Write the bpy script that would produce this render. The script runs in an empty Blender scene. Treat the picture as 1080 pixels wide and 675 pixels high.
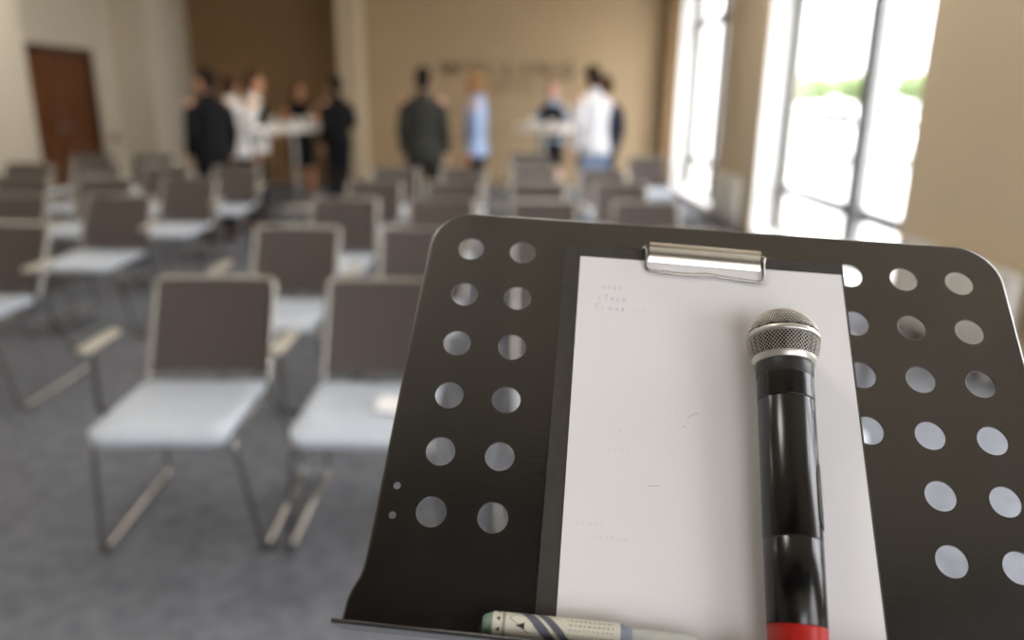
import bpy, bmesh, math, random
from mathutils import Vector, Matrix, Euler, noise

random.seed(7)
scn = bpy.context.scene
COL = scn.collection
PI = math.pi

# ---------------------------------------------------------------- camera, sky, exposure
CAM_H = 1.46
FPX = 800.0                     # focal length in pixels of a 1080 wide frame
PITCH, YAW, ROLL = map(math.radians, (16.3, 0.4, 0.7))
cam_f = Vector((math.sin(YAW) * math.cos(PITCH), math.cos(YAW) * math.cos(PITCH), -math.sin(PITCH)))
cam_r0 = Vector((math.cos(YAW), -math.sin(YAW), 0))
cam_d0 = cam_f.cross(cam_r0)
cam_r = cam_r0 * math.cos(ROLL) - cam_d0 * math.sin(ROLL)
cam_d = cam_d0 * math.cos(ROLL) + cam_r0 * math.sin(ROLL)
cam_data = bpy.data.cameras.new('camera')
cam_data.sensor_width = 36.0
cam_data.sensor_fit = 'HORIZONTAL'
cam_data.lens = FPX * 36.0 / 1080.0
cam_data.clip_start = 0.02
cam_data.clip_end = 300
cam_data.dof.use_dof = True
cam_data.dof.focus_distance = 0.53
cam_data.dof.aperture_fstop = cam_data.lens * 0.001 / 0.0112
cam = bpy.data.objects.new('camera', cam_data)
COL.objects.link(cam)
cm = Matrix.Identity(4)
for i in range(3):
    cm[i][0] = cam_r[i]; cm[i][1] = -cam_d[i]; cm[i][2] = -cam_f[i]
cm[2][3] = CAM_H
cam.matrix_world = cm
scn.camera = cam

SKY = 8.5                       # zenith; an overcast sky is three times dimmer at the horizon
ADDED_LAMP = 8.0
world = bpy.data.worlds.new('overcast_sky')
scn.world = world
world.use_nodes = True
wn = world.node_tree
wn.nodes.clear()
w_out = wn.nodes.new('ShaderNodeOutputWorld')
w_bg = wn.nodes.new('ShaderNodeBackground')
w_bg.inputs['Color'].default_value = (0.965, 0.965, 1.0, 1)
w_tc = wn.nodes.new('ShaderNodeTexCoord')
w_sep = wn.nodes.new('ShaderNodeSeparateXYZ')
w_mr = wn.nodes.new('ShaderNodeMapRange')
w_mr.inputs['From Min'].default_value = 0.0
w_mr.inputs['From Max'].default_value = 1.0
w_mr.inputs['To Min'].default_value = SKY / 3
w_mr.inputs['To Max'].default_value = SKY
wn.links.new(w_tc.outputs['Generated'], w_sep.inputs[0])
wn.links.new(w_sep.outputs['Z'], w_mr.inputs['Value'])
wn.links.new(w_mr.outputs[0], w_bg.inputs['Strength'])
wn.links.new(w_bg.outputs[0], w_out.inputs[0])

scn.view_settings.view_transform = 'Standard'
scn.view_settings.look = 'None'
scn.view_settings.exposure = 1.05
scn.view_settings.gamma = 1.0
scn.view_settings.use_curve_mapping = False
scn.cycles.max_bounces = 10
scn.cycles.diffuse_bounces = 6
scn.cycles.glossy_bounces = 4
scn.cycles.transparent_max_bounces = 12
scn.cycles.sample_clamp_indirect = 8.0
scn.cycles.use_denoising = True
scn.cycles.caustics_reflective = False
scn.cycles.caustics_refractive = False

# room dimensions
XL, XR, YN, YB, ZC = -5.75, 2.70, -4.6, 13.1, 3.45
WALL_T = 0.36
WIN_Y = [(10.04, 12.72), (5.19, 8.39), (0.34, 3.54), (-4.3, -1.31)]
WIN_Z0, WIN_Z1 = 0.06, 3.15
for k, (a, b) in enumerate(WIN_Y):          # sky portals in the window openings
    ld = bpy.data.lights.new('window_portal', 'AREA')
    ld.shape = 'RECTANGLE'
    ld.size = WIN_Z1 - WIN_Z0
    ld.size_y = b - a
    ld.cycles.is_portal = True
    lo = bpy.data.objects.new('window_portal', ld)
    COL.objects.link(lo)
    lo.matrix_world = Matrix.Translation((XR + WALL_T + 0.02, (a + b) / 2, (WIN_Z0 + WIN_Z1) / 2)) @ Euler((0, PI / 2, 0)).to_matrix().to_4x4()


for (a, b) in ((-0.3, 1.9),):  # portal for the added window behind the camera
    ld = bpy.data.lights.new('window_portal', 'AREA')
    ld.shape = 'RECTANGLE'
    ld.size = b - a
    ld.size_y = WIN_Z1 - 0.3
    ld.cycles.is_portal = True
    lo = bpy.data.objects.new('window_portal', ld)
    COL.objects.link(lo)
    lo.matrix_world = Matrix.Translation(((a + b) / 2, YN - 0.32, (WIN_Z1 + 0.3) / 2)) @ Euler((-PI / 2, 0, 0)).to_matrix().to_4x4() @ Euler((PI, 0, 0)).to_matrix().to_4x4()

# ---------------------------------------------------------------- materials
def lin(h):
    c = [int(h[i:i + 2], 16) / 255 for i in (0, 2, 4)]
    return tuple(x / 12.92 if x <= 0.04045 else ((x + 0.055) / 1.055) ** 2.4 for x in c) + (1,)


def mat(name, hexc, rough=0.6, metal=0.0, spec=0.5, var=0.0, vscale=8.0, bump=0.0, bscale=60.0, second=None, coat=0.0):
    m = bpy.data.materials.new(name)
    m.use_nodes = True
    nt = m.node_tree
    b = nt.nodes['Principled BSDF']
    b.inputs['Base Color'].default_value = lin(hexc)
    b.inputs['Roughness'].default_value = rough
    b.inputs['Metallic'].default_value = metal
    b.inputs['Specular IOR Level'].default_value = spec
    b.inputs['Coat Weight'].default_value = coat
    b.inputs['Coat Roughness'].default_value = 0.2 if coat == 1.0 else 0.03
    tc = nt.nodes.new('ShaderNodeTexCoord')
    if var or second:
        n = nt.nodes.new('ShaderNodeTexNoise')
        n.inputs['Scale'].default_value = vscale
        n.inputs['Detail'].default_value = 5
        nt.links.new(tc.outputs['Object'], n.inputs['Vector'])
        r = nt.nodes.new('ShaderNodeValToRGB')
        c = lin(hexc)
        r.color_ramp.elements[0].position = 0.32
        r.color_ramp.elements[1].position = 0.68
        if second:
            r.color_ramp.elements[0].color = c
            r.color_ramp.elements[1].color = lin(second)
        else:
            r.color_ramp.elements[0].color = tuple(x * (1 - var) for x in c[:3]) + (1,)
            r.color_ramp.elements[1].color = tuple(min(1, x * (1 + var)) for x in c[:3]) + (1,)
        nt.links.new(n.outputs['Fac'], r.inputs['Fac'])
        nt.links.new(r.outputs['Color'], b.inputs['Base Color'])
    if bump:
        n2 = nt.nodes.new('ShaderNodeTexNoise')
        n2.inputs['Scale'].default_value = bscale
        n2.inputs['Detail'].default_value = 3
        nt.links.new(tc.outputs['Object'], n2.inputs['Vector'])
        bp = nt.nodes.new('ShaderNodeBump')
        bp.inputs['Strength'].default_value = bump
        bp.inputs['Distance'].default_value = 0.01
        nt.links.new(n2.outputs['Fac'], bp.inputs['Height'])
        nt.links.new(bp.outputs['Normal'], b.inputs['Normal'])
    return m


M = {}
M['wall'] = mat('tan_wall_paint', 'C2B297', 0.75, var=0.03, vscale=1.2, bump=0.03, bscale=120)
M['wall_back'] = mat('warm_tan_wall_paint', 'AD9776', 0.75, var=0.03, vscale=1.2, bump=0.03, bscale=120)
M['wall_dark'] = mat('brown_wall_and_pier_shade', '866B48', 0.75, var=0.03, vscale=1.2, bump=0.03, bscale=120)
M['wall_cream'] = mat('cream_wall_paint', 'CDC4B1', 0.75, var=0.02, vscale=1.2, bump=0.03, bscale=120)
M['ceiling'] = mat('ceiling_paint', 'D9CBB4', 0.85)
M['reveal'] = mat('white_reveal_paint', 'EDEDEA', 0.6)
M['carpet'] = mat('blue_grey_carpet', '62656B', 0.95, spec=0.15, second='777A80', vscale=14, bump=0.5, bscale=420)
M['base'] = mat('baseboard_paint', '8C7A63', 0.5)
M['alu'] = mat('grey_window_aluminium', '45484B', 0.45, metal=0.2)
M['alu_white'] = mat('white_window_frame', 'A9ABAC', 0.4)
M['wood'] = mat('brown_door_wood', '5C3218', 0.45)
M['wood_frame'] = mat('dark_door_frame_wood', '47260F', 0.45)
M['added_beam'] = mat('added_beam_dark', '1E140C', 0.8)
M['steel'] = mat('brushed_steel', 'B9B7B2', 0.3, metal=1.0)
M['chrome'] = mat('chrome', 'A7A49E', 0.14, metal=1.0)
M['clip'] = mat('satin_nickel', 'E2DED6', 0.26, metal=1.0)
M['chair_edge'] = mat('silver_frame', '98958F', 0.25, metal=1.0)
M['chair_back'] = mat('dark_taupe_mesh', '443C38', 0.7, var=0.08, vscale=60, bump=0.15, bscale=600)
M['chair_seat'] = mat('pale_grey_upholstery', 'B2BBC6', 0.42, spec=0.6, var=0.03, vscale=20, bump=0.06, bscale=500)
M['chair_dark'] = mat('dark_underside', '3A3836', 0.6)
M['arm_pad'] = mat('pale_arm_pad', 'A39D8E', 0.35, spec=0.6)
M['glide'] = mat('black_rubber_glide', '171717', 0.7)
M['table'] = mat('white_table_laminate', 'E9E7E2', 0.35)
M['white_metal'] = mat('white_powder_coat', 'DEDCD6', 0.4)
M['radiator'] = mat('radiator_enamel', 'D2D0C9', 0.35)
M['black_metal'] = mat('black_stand_paint', '100D0A', 0.27, spec=1.0, var=0.14, vscale=30, bump=0.02, bscale=300, coat=1.0)
M['board'] = mat('charcoal_board_fabric', '33302C', 0.62, var=0.12, vscale=160, bump=0.25, bscale=1500)
M['paper'] = mat('white_paper', 'E2E2E4', 0.75, spec=0.2)
M['ink'] = mat('faded_blue_ink', 'A3A4B8', 0.8)
M['ink_light'] = mat('faint_ink', 'C9C8CC', 0.8)
M['mic_black'] = mat('microphone_black', '0A0A0A', 0.22, spec=0.5)
M['mic_satin'] = mat('microphone_satin_black', '1C1C1C', 0.42, spec=0.6)
M['mic_wire'] = mat('grille_wire', 'C9C4BC', 0.28, metal=0.9)
M['mic_silver'] = mat('satin_silver', 'C8C6C0', 0.36, metal=0.75)
M['foam'] = mat('grille_foam', '14100E', 0.95)
M['red'] = mat('red_ring_plastic', 'A81C14', 0.35)
M['lens'] = mat('grey_display_window', '6E7276', 0.12, spec=0.8)
M['sign'] = mat('dark_bronze_letters', '6B5E49', 0.5, metal=0.2)
M['leaf'] = mat('tree_leaves', '7C9060', 0.8, second='93A578', vscale=3)
M['bark'] = mat('tree_bark', '5B4A3A', 0.9)
M['asphalt'] = mat('pale_paving', 'A9A8A4', 0.9, var=0.06, vscale=0.6)
M['car_white'] = mat('white_car_paint', 'E4E5E6', 0.25, coat=0.6)
M['car_glass'] = mat('car_glass', '3A4046', 0.1)
M['tyre'] = mat('tyre_rubber', '1B1B1B', 0.85)
M['facade'] = mat('pale_facade', 'D9D6CE', 0.8)
M['lamp_glass'] = mat('facade_glass', '8894A0', 0.1)
M['switch_red'] = mat('red_box_plastic', '7A2E22', 0.4)


def glass_mat():
    m = bpy.data.materials.new('window_glass')
    m.use_nodes = True
    nt = m.node_tree
    nt.nodes.clear()
    o = nt.nodes.new('ShaderNodeOutputMaterial')
    mix = nt.nodes.new('ShaderNodeMixShader')
    tr = nt.nodes.new('ShaderNodeBsdfTransparent')
    tr.inputs['Color'].default_value = (0.97, 0.97, 0.97, 1)
    gl = nt.nodes.new('ShaderNodeBsdfGlossy')
    gl.inputs['Roughness'].default_value = 0.02
    fr = nt.nodes.new('ShaderNodeFresnel')
    ge = nt.nodes.new('ShaderNodeNewGeometry')
    mr = nt.nodes.new('ShaderNodeMapRange')      # same reflectance on both faces of the thin pane
    mr.inputs['To Min'].default_value = 1.25
    mr.inputs['To Max'].default_value = 1 / 1.25
    nt.links.new(ge.outputs['Backfacing'], mr.inputs['Value'])
    nt.links.new(mr.outputs[0], fr.inputs['IOR'])
    nt.links.new(fr.outputs[0], mix.inputs['Fac'])
    nt.links.new(tr.outputs[0], mix.inputs[1])
    nt.links.new(gl.outputs[0], mix.inputs[2])
    nt.links.new(mix.outputs[0], o.inputs['Surface'])
    return m


M['glass'] = glass_mat()


def wood_grain(m, hexa, hexb):
    nt = m.node_tree
    b = nt.nodes['Principled BSDF']
    tc = nt.nodes.new('ShaderNodeTexCoord')
    mp = nt.nodes.new('ShaderNodeMapping')
    mp.inputs['Scale'].default_value = (9, 9, 0.7)
    n = nt.nodes.new('ShaderNodeTexNoise')
    n.inputs['Scale'].default_value = 3
    n.inputs['Detail'].default_value = 6
    r = nt.nodes.new('ShaderNodeValToRGB')
    r.color_ramp.elements[0].color = lin(hexa)
    r.color_ramp.elements[1].color = lin(hexb)
    nt.links.new(tc.outputs['Object'], mp.inputs['Vector'])
    nt.links.new(mp.outputs[0], n.inputs['Vector'])
    nt.links.new(n.outputs['Fac'], r.inputs['Fac'])
    nt.links.new(r.outputs['Color'], b.inputs['Base Color'])


wood_grain(M['wood'], '5A3219', '744421')


# ---------------------------------------------------------------- mesh builder
class MB:
    """collects shapes, then links them as one mesh object"""

    def __init__(self):
        self.bm = bmesh.new()

    def add(self, verts, faces, mi=0, smooth=False):
        vs = [self.bm.verts.new(v) for v in verts]
        for f in faces:
            try:
                fc = self.bm.faces.new([vs[i] for i in f])
                fc.material_index = mi
                fc.smooth = smooth
            except ValueError:
                pass
        return vs

    def box(self, a, b, bevel=0.0, mi=0, xf=None, seg=2):
        x0, y0, z0 = a
        x1, y1, z1 = b
        co = [(x0, y0, z0), (x1, y0, z0), (x1, y1, z0), (x0, y1, z0), (x0, y0, z1), (x1, y0, z1), (x1, y1, z1), (x0, y1, z1)]
        fs = [(0, 3, 2, 1), (4, 5, 6, 7), (0, 1, 5, 4), (1, 2, 6, 5), (2, 3, 7, 6), (3, 0, 4, 7)]
        t = bmesh.new()
        vs = [t.verts.new(c) for c in co]
        for f in fs:
            t.faces.new([vs[i] for i in f])
        if bevel:
            bmesh.ops.bevel(t, geom=list(t.edges), offset=bevel, segments=seg, profile=0.5, affect='EDGES')
        t.verts.index_update()
        vv = [(xf @ v.co if xf else v.co.copy()) for v in t.verts]
        ff = [[v.index for v in f.verts] for f in t.faces]
        t.free()
        self.add(vv, ff, mi, bool(bevel))
        return self

    def tube(self, pts, r, n=10, mi=0, cap=True, flat=None, closed=False):
        """r: number or list; flat: list of (ra, rb) is allowed through r entries being tuples"""
        pts = [Vector(p) for p in pts]
        m = len(pts)
        rs = r if isinstance(r, (list, tuple)) and not (len(r) == 2 and m != 2 and not isinstance(r[0], tuple)) else [r] * m
        verts = []
        prev = None
        for i, p in enumerate(pts):
            if closed:
                t = (pts[(i + 1) % m] - pts[i - 1])
            elif i == 0:
                t = pts[1] - p
            elif i == m - 1:
                t = p - pts[i - 1]
            else:
                t = (pts[i + 1] - p).normalized() + (p - pts[i - 1]).normalized()
            t.normalize()
            if prev is None:
                ref = Vector((0, 0, 1)) if abs(t.z) < 0.9 else Vector((0, 1, 0))
                a = (ref - t * ref.dot(t)).normalized()
            else:
                a = (prev - t * prev.dot(t)).normalized()
            prev = a
            b = t.cross(a)
            ra, rb = rs[i] if isinstance(rs[i], tuple) else (rs[i], rs[i])
            for k in range(n):
                th = 2 * PI * k / n
                verts.append(p + a * (ra * math.cos(th)) + b * (rb * math.sin(th)))
        faces = []
        rng = range(m) if closed else range(m - 1)
        for i in rng:
            j = (i + 1) % m
            for k in range(n):
                k2 = (k + 1) % n
                faces.append((i * n + k, i * n + k2, j * n + k2, j * n + k))
        if cap and not closed:
            faces.append(tuple(range(n - 1, -1, -1)))
            faces.append(tuple((m - 1) * n + k for k in range(n)))
        self.add(verts, faces, mi, True)
        return self

    def lathe(self, prof, n=32, mi=0, xf=None, smooth=True, mfun=None):
        """prof: list of (r, z) about the z axis"""
        verts = []
        for (r, z) in prof:
            for k in range(n):
                th = 2 * PI * k / n
                v = Vector((max(r, 1e-6) * math.cos(th), max(r, 1e-6) * math.sin(th), z))
                verts.append(xf @ v if xf else v)
        faces = []
        for i in range(len(prof) - 1):
            for k in range(n):
                k2 = (k + 1) % n
                faces.append((i * n + k, i * n + k2, (i + 1) * n + k2, (i + 1) * n + k))
        if prof[0][0] > 1e-5:
            faces.append(tuple(range(n - 1, -1, -1)))
        if prof[-1][0] > 1e-5:
            faces.append(tuple((len(prof) - 1) * n + k for k in range(n)))
        self.add(verts, faces, mi, smooth)
        return self

    def ellipsoid(self, c, r, n=16, m=10, mi=0, rot=None):
        c = Vector(c)
        verts = []
        faces = []
        R = rot.to_matrix() if rot else Matrix.Identity(3)
        for i in range(1, m):
            ph = PI * i / m
            for k in range(n):
                th = 2 * PI * k / n
                verts.append(c + R @ Vector((r[0] * math.sin(ph) * math.cos(th), r[1] * math.sin(ph) * math.sin(th), r[2] * math.cos(ph))))
        for i in range(m - 2):
            for k in range(n):
                k2 = (k + 1) % n
                faces.append((i * n + k, (i + 1) * n + k, (i + 1) * n + k2, i * n + k2))
        top = len(verts)
        verts.append(c + R @ Vector((0, 0, r[2])))
        verts.append(c + R @ Vector((0, 0, -r[2])))
        for k in range(n):
            k2 = (k + 1) % n
            faces.append((top, k, k2))
            faces.append((top + 1, (m - 2) * n + k2, (m - 2) * n + k))
        self.add(verts, faces, mi, True)
        return self

    def prism(self, poly, axis, a, b, mi=0, smooth=False):
        """extrude a polygon of 2-tuples along axis 0/1/2 from a to b"""
        def p3(q, h):
            l = list(q)
            l.insert(axis, h)
            return Vector(l)
        n = len(poly)
        verts = [p3(q, a) for q in poly] + [p3(q, b) for q in poly]
        faces = [tuple(range(n - 1, -1, -1)), tuple(range(n, 2 * n))]
        for k in range(n):
            k2 = (k + 1) % n
            faces.append((k, k2, n + k2, n + k))
        self.add(verts, faces, mi, smooth)
        return self

    def mesh(self, name, mats, recalc=True):
        if recalc:
            bmesh.ops.recalc_face_normals(self.bm, faces=list(self.bm.faces))
        me = bpy.data.meshes.new(name)
        self.bm.to_mesh(me)
        self.bm.free()
        for m in (mats if isinstance(mats, (list, tuple)) else [mats]):
            me.materials.append(m)
        return me

    def build(self, name, mats, parent=None, sharp=40, recalc=True):
        me = self.mesh(name, mats, recalc)
        o = bpy.data.objects.new(name, me)
        COL.objects.link(o)
        if parent:
            o.parent = parent
        if sharp:
            try:
                me.set_sharp_from_angle(angle=math.radians(sharp))
            except Exception:
                pass
        return o


def tag(o, label=None, cat=None, group=None, kind=None):
    if label: o['label'] = label
    if cat: o['category'] = cat
    if group: o['group'] = group
    if kind: o['kind'] = kind
    return o


def empty(name, loc=(0, 0, 0), rz=0.0):
    o = bpy.data.objects.new(name, None)
    o.empty_display_size = 0.1
    COL.objects.link(o)
    o.location = loc
    o.rotation_euler = (0, 0, rz)
    return o


def copy_tree(o, parent=None):
    c = o.copy()
    COL.objects.link(c)
    if parent:
        c.parent = parent
        c.matrix_parent_inverse = o.matrix_parent_inverse.copy()
    for ch in list(o.children):
        copy_tree(ch, c)
    return c


def smooth_path(pts, n=6):
    """Catmull-Rom through pts"""
    P = [Vector(p) for p in pts]
    P = [P[0] * 2 - P[1]] + P + [P[-1] * 2 - P[-2]]
    out = []
    for i in range(1, len(P) - 2):
        for k in range(n):
            t = k / n
            a, b, c, d = P[i - 1], P[i], P[i + 1], P[i + 2]
            out.append(0.5 * ((2 * b) + (c - a) * t + (2 * a - 5 * b + 4 * c - d) * t * t + (-a + 3 * b - 3 * c + d) * t ** 3))
    out.append(P[-2])
    return out


def rounded(pts, r, n=5):
    """polyline with its inner corners rounded by radius r"""
    P = [Vector(p) for p in pts]
    out = [P[0]]
    for i in range(1, len(P) - 1):
        a = (P[i - 1] - P[i]); b = (P[i + 1] - P[i])
        q = min(r, a.length * 0.49, b.length * 0.49)
        s = P[i] + a.normalized() * q
        e = P[i] + b.normalized() * q
        for k in range(n + 1):
            t = k / n
            out.append(s * (1 - t) ** 2 + P[i] * 2 * t * (1 - t) + e * t * t)
    out.append(P[-1])
    return out


# ---------------------------------------------------------------- the room
def struct(o):
    o['kind'] = 'structure'
    return o


b = MB(); b.box((XL - 0.3, YN - 0.3, -0.12), (XR + WALL_T, YB + 0.3, 0.0)); struct(b.build('floor', M['carpet']))
b = MB(); b.box((XL - 0.3, YN - 0.3, ZC), (XR + WALL_T, YB + 0.3, ZC + 0.2)); struct(b.build('ceiling', M['ceiling']))
ADDED_WIN_X = [(-0.3, 1.9)]  # opening added behind the camera, unseen, to light the stand and chairs
b = MB()
ed_ = XL - 0.3
for (a, c) in ADDED_WIN_X:
    b.box((ed_, YN - 0.3, 0), (a, YN, ZC)); ed_ = c
    b.box((a, YN - 0.3, WIN_Z1), (c, YN, ZC)); b.box((a, YN - 0.3, 0), (c, YN, 0.3))
b.box((ed_, YN - 0.3, 0), (XR + WALL_T, YN, ZC))
struct(b.build('wall_near', M['wall']))
for k, (a, c) in enumerate(ADDED_WIN_X):
    w = struct(empty('window_%d' % (k + 5), ((a + c) / 2, YN - 0.2, 0.3)))  # the added window, there only for its daylight
    L2, H = (c - a) / 2, WIN_Z1 - 0.3
    fr = MB()
    for (xa, xb) in ((-L2, -L2 + 0.07), (-0.035, 0.035), (L2 - 0.07, L2)):
        fr.box((xa, -0.04, 0), (xb, 0.04, H), 0.004)
    fr.build('window_frame', M['alu'], w)
    t = MB()
    for (xa, xb) in ((-L2 + 0.07, -0.035), (0.035, L2 - 0.07)):
        for za in (0.0, 2.2, H - 0.07):
            t.box((xa, -0.035, za), (xb, 0.035, za + 0.07), 0.004)
    t.build('transom', M['alu'], w)
    g = MB()
    for (xa, xb) in ((-L2 + 0.07, -0.035), (0.035, L2 - 0.07)):
        g.box((xa, -0.004, 0.07), (xb, 0.004, 2.2)); g.box((xa, -0.004, 2.27), (xb, 0.004, H - 0.07))
    g.build('glass_pane', M['glass'], w)


# back wall: a recessed brown part on the left, a projecting pier, a lighter part on the right
b = MB()
b.box((-2.5, YB, 0), (XR + WALL_T, YB + 0.3, ZC))
struct(b.build('wall_back', M['wall_back']))
b = MB()
b.box((XL - 0.3, YB, 0), (-2.5, YB + 0.3, ZC))
struct(b.build('wall_back_left', M['wall_dark']))
# added dark beam, unseen behind the camera, to darken the desk's reflection
b = MB(); b.box((XL, -2.0, ZC - 0.25), (0.6, -0.6, ZC)); b.box((0.6, -2.2, ZC - 0.25), (XR, -1.2, ZC)); struct(b.build('added_dark_beam', M['added_beam']))
b = MB()
b.box((-2.66, YB - 0.72, 0), (-2.36, YB, ZC))
struct(b.build('trim_1', M['wall']))

b = MB(); b.box((XR - 0.16, 12.76, 0), (XR, YB, ZC)); struct(b.build('trim_6', M['wall_dark']))  # corner pier; the corner's shade is put into its darker brown

# left wall with two piers, a double door opening
DY0, DY1, DZ = 9.33, 11.02, 2.03
b = MB()
b.box((XL - 0.3, YN, 0), (XL, DY0, ZC))
b.box((XL - 0.3, DY1, 0), (XL, YB, ZC))
b.box((XL - 0.3, DY0, DZ), (XL, DY1, ZC))
struct(b.build('wall_left', M['wall_cream']))
b = MB(); b.box((XL, 7.35, 0), (-5.30, 8.80, ZC)); struct(b.build('trim_2', M['wall_cream']))
b = MB(); b.box((XL, 11.62, 0), (-5.22, YB, ZC)); struct(b.build('trim_3', M['wall_cream']))
b = MB(); b.box((XL, 2.6, 0), (-5.30, 4.05, ZC)); struct(b.build('trim_4', M['wall_cream']))

# door leaves
dr = struct(empty('door_1', (XL, (DY0 + DY1) / 2, 0)))
hw = (DY1 - DY0) / 2
f = MB()
f.box((-0.12, -hw, 0), (0.03, -hw + 0.09, DZ), 0.004)
f.box((-0.12, hw - 0.09, 0), (0.03, hw, DZ), 0.004)
f.box((-0.12, -hw + 0.09, DZ - 0.09), (0.03, hw - 0.09, DZ), 0.004)
f.build('door_frame', M['wood_frame'], dr)
for s in (-1, 1):
    y0, y1 = (-hw + 0.09, -0.003) if s < 0 else (0.003, hw - 0.09)
    l = MB()
    l.box((-0.07, y0, 0.01), (-0.025, y1, DZ - 0.093), 0.003)
    for (pa, pb) in ((0.14, 0.92), (1.04, 1.82)):
        l.box((-0.028, y0 + 0.11, pa), (-0.015, y1 - 0.11, pb), 0.008)
    lf = l.build('door_leaf', M['wood'], dr)
    h = MB()
    yy = -0.07 * -s if s > 0 else -0.07
    yy = 0.07 * s
    h.tube(rounded([(-0.03, yy, 1.02), (0.03, yy, 1.02), (0.03, yy + 0.12 * s, 1.02)], 0.015), 0.009)
    h.box((-0.028, yy - 0.02, 0.95), (-0.02, yy + 0.02, 1.09), 0.003)
    h.build('door_handle', M['steel'], lf)

# right wall: piers between the windows
b = MB()
segs = []
edge = YN
for (a, c) in sorted(WIN_Y):
    segs.append((edge, a)); edge = c
segs.append((edge, YB))
for (a, c) in segs:
    b.box((XR, a, 0), (XR + WALL_T, c, ZC))
for (a, c) in WIN_Y:
    b.box((XR, a, WIN_Z1), (XR + WALL_T, c, ZC))
    b.box((XR, a, 0), (XR + WALL_T, c, WIN_Z0))
struct(b.build('wall_right', M['wall']))

for k, (a, c) in enumerate(WIN_Y):
    w = struct(empty('window_%d' % (k + 1), (XR + 0.26, (a + c) / 2, WIN_Z0)))
    L2 = (c - a) / 2
    H = WIN_Z1 - WIN_Z0
    rv = MB()                                # white linings of the reveal
    for s in (-1, 1):
        y0, y1 = sorted((s * L2, s * (L2 - 0.012)))
        rv.box((-0.255, y0, 0), (-0.03, y1, H))
    rv.box((-0.255, -L2 + 0.012, H - 0.012), (-0.03, L2 - 0.012, H))
    rv.build('reveal_lining', M['reveal'], w)
    sl = MB(); sl.box((-0.27, -L2 + 0.013, 0.0), (-0.03, L2 - 0.013, 0.025), 0.004)
    sl.build('window_sill', M['reveal'], w)
    fr = MB()
    for s in (-1, 1):
        y0, y1 = sorted((s * (L2 - 0.002), s * (L2 - 0.07)))
        fr.box((-0.03, y0, 0), (0.05, y1, H), 0.004)
    fr.box((-0.03, -L2 + 0.07, 0), (0.05, L2 - 0.07, 0.06), 0.004)
    fr.box((-0.03, -L2 + 0.07, H - 0.07), (0.05, L2 - 0.07, H), 0.004)
    fr.build('window_frame', M['alu'], w)
    my = -0.30
    mu = MB(); mu.box((-0.07, my - 0.035, 0.06), (0.05, my + 0.035, H - 0.07), 0.004)
    mu.build('mullion', M['alu'], w)
    mu2 = MB(); mu2.box((-0.05, my - 0.16, 0.06), (0.03, my - 0.037, H - 0.07), 0.004)
    mu2.build('casement_post', M['alu_white'], w)
    t = MB()
    for zt in (0.50, 2.52):        # lower and upper transom
        t.box((-0.04, -L2 + 0.07, zt - 0.045), (0.045, my - 0.16, zt + 0.045), 0.004)
        t.box((-0.04, my + 0.035, zt - 0.045), (0.045, L2 - 0.07, zt + 0.045), 0.004)
    t.build('transom', M['alu'], w)
    g = MB()
    for (ya, yb) in ((-L2 + 0.07, my - 0.16), (my + 0.035, L2 - 0.07)):
        for (za, zb) in ((0.06, 0.455), (0.545, 2.475), (2.565, H - 0.07)):
            g.box((0.0, ya, za), (0.008, yb, zb))
    g.build('glass_pane', M['glass'], w)

# skirting
b = MB()
for (a, c) in ((YN, 2.6), (4.05, 7.35), (8.80, DY0), (DY1, 11.62)):
    b.box((XL, a, 0), (XL + 0.015, c, 0.09), 0.003)
struct(b.build('baseboard_left', M['base']))
b = MB(); b.box((-2.35, YB - 0.015, 0), (XR, YB, 0.09), 0.003); b.box((-5.22, YB - 0.015, 0), (-2.66, YB, 0.09), 0.003)
struct(b.build('baseboard_back', M['base']))
b = MB()
for (a, c) in segs:
    b.box((XR - 0.015, a, 0), (XR, c, 0.09), 0.003)
struct(b.build('baseboard_right', M['base']))

# lettering on the back wall
sg = empty('wall_sign', (0, YB, 1.84))
tag(sg, 'dark bronze raised lettering in two lines on the tan back wall', 'sign')


def letters(s, x0, x1, z, size, dep):
    n = len(s)
    tmp = []
    x = 0.0
    for ch in s:
        cu = bpy.data.curves.new('letter', 'FONT')
        cu.body = ch
        cu.size = size
        cu.extrude = dep / 2
        cu.resolution_u = 3
        o = bpy.data.objects.new('letter', cu)
        COL.objects.link(o)
        bpy.context.view_layer.update()
        me = bpy.data.meshes.new_from_object(o.evaluated_get(bpy.context.evaluated_depsgraph_get()))
        bpy.data.objects.remove(o)
        xs = [v.co.x for v in me.vertices]
        ww = max(xs) - min(xs)
        for v in me.vertices:
            v.co.x -= min(xs)
        tmp.append((me, x, ww))
        x += ww
    gap = ((x1 - x0) - x) / (n - 1)
    for i, (me, xx, ww) in enumerate(tmp):
        for v in me.vertices:
            c = v.co.copy()
            v.co = Vector((c.x, -c.z - dep / 2 - 0.004, c.y))
        me.materials.clear()
        me.materials.append(M['sign'])
        o = bpy.data.objects.new('letter', me)
        COL.objects.link(o)
        o.parent = sg
        o.location = (x0 + xx + gap * i, 0, z)


letters('WILLING', -1.13, 1.07, -0.06, 0.36, 0.03)
letters('HOTEL', -0.38, 0.44, -0.26, 0.155, 0.02)

# light panels added above the frame, unseen, to brighten the room
def lamp_mat():
    m = bpy.data.materials.new('added_panel_light')
    m.use_nodes = True
    nt = m.node_tree
    nt.nodes.clear()
    o = nt.nodes.new('ShaderNodeOutputMaterial')
    e = nt.nodes.new('ShaderNodeEmission')
    e.inputs['Color'].default_value = (1.0, 0.93, 0.85, 1)
    e.inputs['Strength'].default_value = ADDED_LAMP
    nt.links.new(e.outputs[0], o.inputs['Surface'])
    return m


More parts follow.
